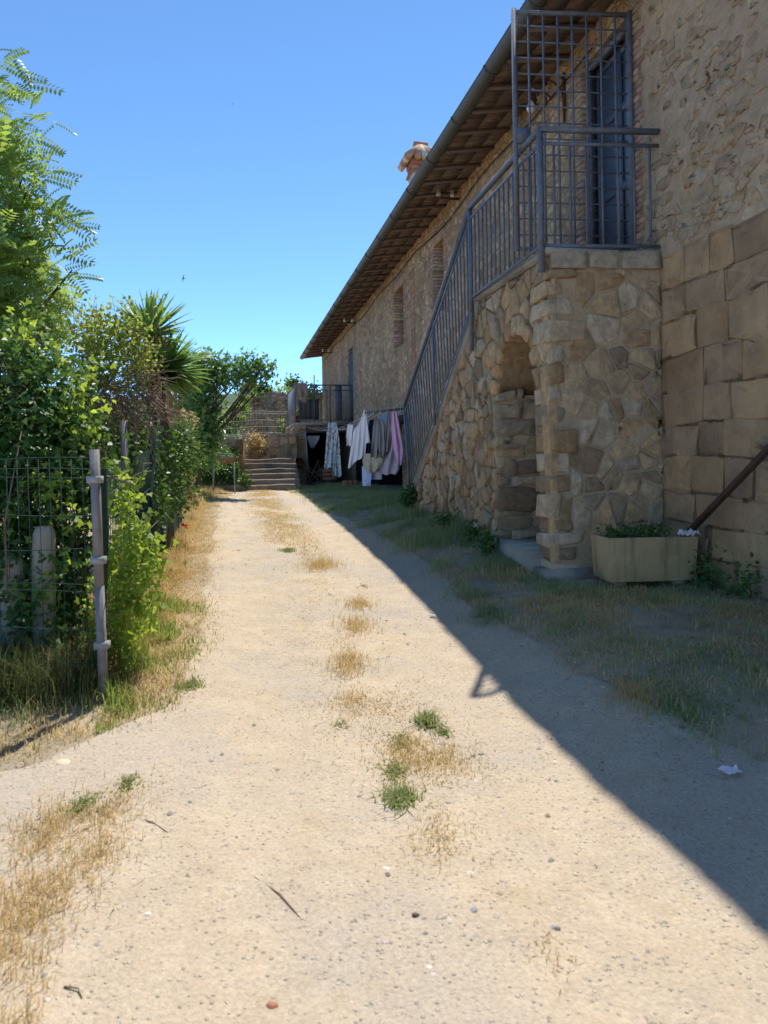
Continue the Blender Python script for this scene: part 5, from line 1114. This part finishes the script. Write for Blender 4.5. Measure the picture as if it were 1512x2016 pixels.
# grass tufts standing singly on the track
TUF = [(800, 1490, 170, .035, 'dry', 'flat straw mat around the green tufts in the near middle of the track'), (880, 1500, 120, .03, 'dry', 'thin straw mat right of the green tufts'), (860, 1650, 110, .025, 'dry', 'sparse straw mat just nearer than the bright green tuft'), (690, 1385, 110, .03, 'dry', 'thin straw mat left of the wiry tuft'), (90, 1640, 150, .045, 'dry', 'golden straw mat at the left edge of the foreground'), (70, 1790, 150, .045, 'dry', 'golden straw mat lowest at the left edge'), (215, 1600, 120, .035, 'dry', 'straw mat between the two dark left foreground tufts'), (1085, 1880, 16, .025, 'dry', 'small straw tuft alone in the near right foreground'), (785, 1572, 130, .07, 'green', 'bright green grass tuft nearest the camera in the middle of the track'), (775, 1522, 110, .045, 'green', 'greyish green tuft just beyond the bright green tuft'), (840, 1425, 60, .13, 'green', 'wiry upright tuft with thin tall stems on the track'), (870, 1445, 50, .05, 'green', 'low flat tuft right beside the wiry tuft'), (788, 1460, 90, .035, 'green', 'small dull green tuft left of the wiry tuft'),
       (685, 1308, 130, .06, 'dry', 'straw coloured tuft left of the middle of the track'), (665, 1432, 60, .03, 'green', 'tiny grey green tuft on the left of the track middle'), (705, 1192, 120, .05, 'dry', 'brown dry tuft farther up the track middle'), (700, 1235, 150, .05, 'dry', 'wide golden dry tuft up the track middle'), (630, 1115, 220, .07, 'dry', 'broad ochre dry grass tuft in the far half of the track'),
       (565, 1085, 150, .07, 'green', 'green and straw grass tuft at the left middle of the track'), (960, 1212, 160, .08, 'shade', 'dark green tuft in the shade beside the gravel'), (715, 1155, 70, .03, 'green', 'faint green tuft between the dry tufts and the shadow edge'), (160, 1590, 90, .05, 'green', 'dark tuft in the left foreground dry patch'), (250, 1545, 70, .04, 'green', 'olive tuft at the right of the left foreground patch'), (190, 1690, 90, .04, 'dry', 'straw tuft low in the left foreground'), (370, 1352, 120, .06, 'green', 'fresh green tuft at the edge of the left verge'), (1330, 1385, 200, .06, 'shade', 'scruffy tuft in the shaded right foreground'), (1250, 1370, 150, .05, 'dry', 'pale straw tuft in the shaded right foreground')]
for px, py, n, hh, mt, lab in TUF:
    t, v = ray(px, py); D = 1.4 / -v
    for _ in range(12): q = usz(at(px, py, D)); D = (EYE - float(zg(q[0], q[1]))) / -v
    c = at(px, py, D); r_ = (.045 + .0005 * n) if mt != 'green' else (.014 + .0003 * n); n = n * (5 if mt != 'green' else 4); P = np.column_stack([c[0] + rg.normal(0, r_, n) * rg.uniform(.2, 1.1, n), c[1] + rg.normal(0, r_ * 1.1, n)]); q = usz(np.column_stack([P, np.zeros(n)]).T).T
    P = np.column_stack([P, zg(q[:, 0], q[:, 1]) - .005]); m = MB(); blades(m, P, hh * (.62 if mt != 'dry' else 1.3) * rg.uniform(.3, 1.2, n), .007 if mt != 'dry' else .0035, rg, 1.8 if mt != 'dry' else 1.2)
    tag(m.build('grass_tuft', M[mt]), lab, 'grass tuft', 'grass tufts on the track')
m = MB(); u, s = np.full(700, 2.97), rg.uniform(9, 31.5, 700); k = rg.random(700) < sm(fbm(s * .9, s * 0 + 3), .4, .6) * (.25 + .75 * sm(s, 18, 26)); u, s = u[k] + rg.uniform(0, .25, k.sum()), s[k]
blades(m, B(u, s, 6.03 + 0 * s), rg.uniform(.1, .4, len(s)), .006, rg, .7); tag(m.build('roof_grass', M['dry']), 'wispy dry grass growing along the roof edge', 'grass', kind='stuff')
# poppies
for px, py, D in ((345, 992, 10.5), (362, 1035, 8.6)):
    c = at(px, py, D); g0 = c.copy(); q = usz(c); g0[2] = float(zg(q[0], q[1])); t = thing('poppy', g0, 'red poppy in the dry verge, %s one' % ('farther' if py < 1000 else 'nearer'), 'flower', 'poppies')
    m = MB(); m.tube([g0, (g0 + c) / 2 + [.01, 0, 0], c], .002, 4); m.build('stem', M['weed'], t); m = MB(); leaves(m, (OV, OVF), c + rg.normal(0, .006, (5, 3)), .05, rg, None, 0, .2); m.build('petals', M['poppy'], t)

# ------------------------------------------------------------------ gravel and small litter
def pebbles(n, u0, u1, s0, s1, r0, r1, dens, name, label):
    u = rg.uniform(u0, u1, n); s = s0 + (s1 - s0) * rg.random(n) ** 1.6; k = rg.random(n) < dens(u, s); u, s = u[k], s[k]; n = len(u)
    O = np.array([(1, 0, 0), (.5, .87, .1), (-.5, .87, 0), (-1, 0, .1), (-.5, -.87, 0), (.5, -.87, .1), (.3, .3, .65), (-.35, .1, .7), (.05, -.4, .6)], float)
    Fs = [np.array([(0, 1, 6), (1, 2, 6), (2, 7, 6), (2, 3, 7), (3, 4, 7), (4, 8, 7), (4, 5, 8), (5, 0, 8), (0, 6, 8), (6, 7, 8)])]
    a = rg.uniform(0, 6.28, n); X = np.column_stack([np.cos(a), np.sin(a), 0 * a]); Y = np.column_stack([-np.sin(a), np.cos(a), 0 * a]); Z = np.tile([0, 0, 1.], (n, 1))
    S = (r0 + (r1 - r0) * rg.random(n) ** 3)[:, None] * rg.uniform(.6, 1.2, (n, 3)); cpal = np.array([(.4, .36, .3), (.5, .42, .33), (.3, .265, .23), (.55, .48, .39), (.4, .3, .21), (.34, .32, .31), (.62, .56, .48)])
    m = MB(); m.inst(O, Fs, G(u, s, .002), X, Y, Z, S, cpal[rg.integers(0, 7, n)] * rg.uniform(.7, 1.15, (n, 1))); o = m.build(name, M['pebble'], origin=(0, 0, 0)); tag(o, label, 'gravel', kind='stuff')
pebbles(22000, -2.8, 3.6, .9, 20, .0025, .016, lambda u, s: sm(u - edgeL(s), -.2, .1) * (.07 + .93 * sm(fbm(u * 1.6 + 3, s * 1.3), .45, .66)), 'gravel', 'loose gravel scattered over the track')
SM = MB()
def bit(name, px, py, size, mt, label, cat, flat=.35, col=None):
    t, v = ray(px, py); D = 1.4 / -v
    for _ in range(12): q = usz(at(px, py, D)); D = (EYE - float(zg(q[0], q[1]))) / -v
    c = at(px, py, D); m = MB(); k = 9; a = np.arange(k) * 6.283 / k; r_ = size * rg.uniform(.7, 1.1, k)
    lo = np.column_stack([c[0] + r_ * np.cos(a), c[1] + r_ * np.sin(a) * .8, np.full(k, c[2] - .003)]); hi = np.column_stack([c[0] + .8 * r_ * np.cos(a), c[1] + .64 * r_ * np.sin(a), c[2] + size * flat * rg.uniform(.7, 1.2, k)])
    m.add(np.vstack([lo, hi]), [np.stack([np.arange(k), (np.arange(k) + 1) % k, (np.arange(k) + 1) % k + k, np.arange(k) + k], 1), np.arange(k) + k], col); tag(m.build(name, M[mt] if isinstance(mt, str) else mt), label, cat)
bit('flat_stone', 122, 1503, .05, 'pebble', 'flat pale stone at the edge of the left foreground grass', 'stone', .2, (.62, .5, .36))
bit('round_stone', 853, 1216, .035, 'pebble', 'pale rounded stone beside the shadow edge', 'stone', .6, (.65, .58, .46))
bit('red_petal', 868, 1319, .014, 'poppy', 'red petal lying on the sunlit track near the gate shadow', 'petal', .15)
bit('red_petal', 760, 1222, .018, 'poppy', 'red petal lying farther up the track', 'petal', .15)
bit('brown_stone', 817, 1805, .014, 'pebble', 'dark brown stone in the near foreground', 'stone', .7, (.12, .09, .07))
bit('brick_fragment', 533, 1985, .02, 'pebble', 'reddish brick fragment at the bottom of the picture', 'brick fragment', .5, (.38, .17, .1))
bit('grey_stone', 1095, 1832, .013, 'pebble', 'grey stone in the right near foreground close to the shadow', 'stone', .7, (.2, .18, .16))
bit('white_stone', 290, 1803, .014, 'pebble', 'small white stone in the left near foreground', 'stone', .6, (.68, .64, .58))
bit('clod', 468, 1085, .035, 'pebble', 'reddish brown clod on the left of the far track', 'clod', .4, (.25, .13, .08))
m = MB(); t, v = ray(1435, 1463); c = at(1435, 1463, 3.05); q = usz(c); c[2] = float(zg(q[0], q[1])); U = np.linspace(0, 1, 8); uu_, vv_ = np.meshgrid(U, U, indexing='ij')
m.grid(np.stack([c[0] + (uu_ - .5) * .075, c[1] + (vv_ - .5) * .06, c[2] + .02 + .03 * (fbm(uu_ * 4, vv_ * 4) - .3)], -1)); tag(m.build('paper_scrap', CM['white'], smooth=True), 'crumpled white paper scrap on the shaded grass at right', 'paper')
m = MB(); a = at(262, 1615, 2.9); b = at(325, 1640, 2.8)
for (x0, y0, x1, y1) in ((258, 1610, 330, 1642), (500, 1730, 590, 1810), (125, 1945, 160, 1968)):
    def gpt(px, py):
        t, v = ray(px, py); D = 1.4 / -v
        for _ in range(10): q = usz(at(px, py, D)); D = (EYE - float(zg(q[0], q[1]))) / -v
        return at(px, py, D) + [0, 0, .004]
    a, b = gpt(x0, y0), gpt(x1, y1); m = MB(); m.tube([a, (a + b) / 2 + [0.01, .01, .004], b], [.003, .0025, .0015], 5); tag(m.build('dry_stalk', M['twig']), 'dry stalk lying on the bare earth, %s' % {258: 'beside the left foreground patch', 500: 'in the middle of the foreground', 125: 'at the bottom left corner'}[x0], 'stalk')
# swifts in the sky
def bird(px, py, D, label, roll_):
    c = at(px, py, D); t = thing('swift', c, label, 'bird', 'swifts in the sky'); ca, sa = math.cos(roll_), math.sin(roll_)
    wv = np.array([ca, 0, sa]); fw = np.array([-sa, .2, ca]); fw /= np.linalg.norm(fw); up_ = np.cross(wv, fw)
    m = MB(); m.tube([c + fw * x for x in (-.12, -.06, .0, .06, .085)], [.004, .02, .026, .018, .004], 8); m.build('body', M['black'], t)
    for sg in (-1, 1):
        m = MB(); le = np.array([c + wv * sg * x + fw * y + up_ * z for x, y, z in ((.015, .045, 0), (.08, .06, .015), (.15, .03, .02), (.22, -.03, .01))]); tr = np.array([c + wv * sg * x + fw * y + up_ * z for x, y, z in ((.015, -.02, 0), (.08, .01, .015), (.15, .0, .02), (.22, -.035, .01))]); m.grid(np.stack([le, tr], 0)); m.grid(np.stack([le, tr], 0) - up_ * .004); m.build('wing', M['black'], t)
bird(360, 548, 42, 'dark swift flying in the blue sky above the yucca', rad(80))
bird(456, 205, 130, 'tiny far swift high in the blue sky', rad(40))
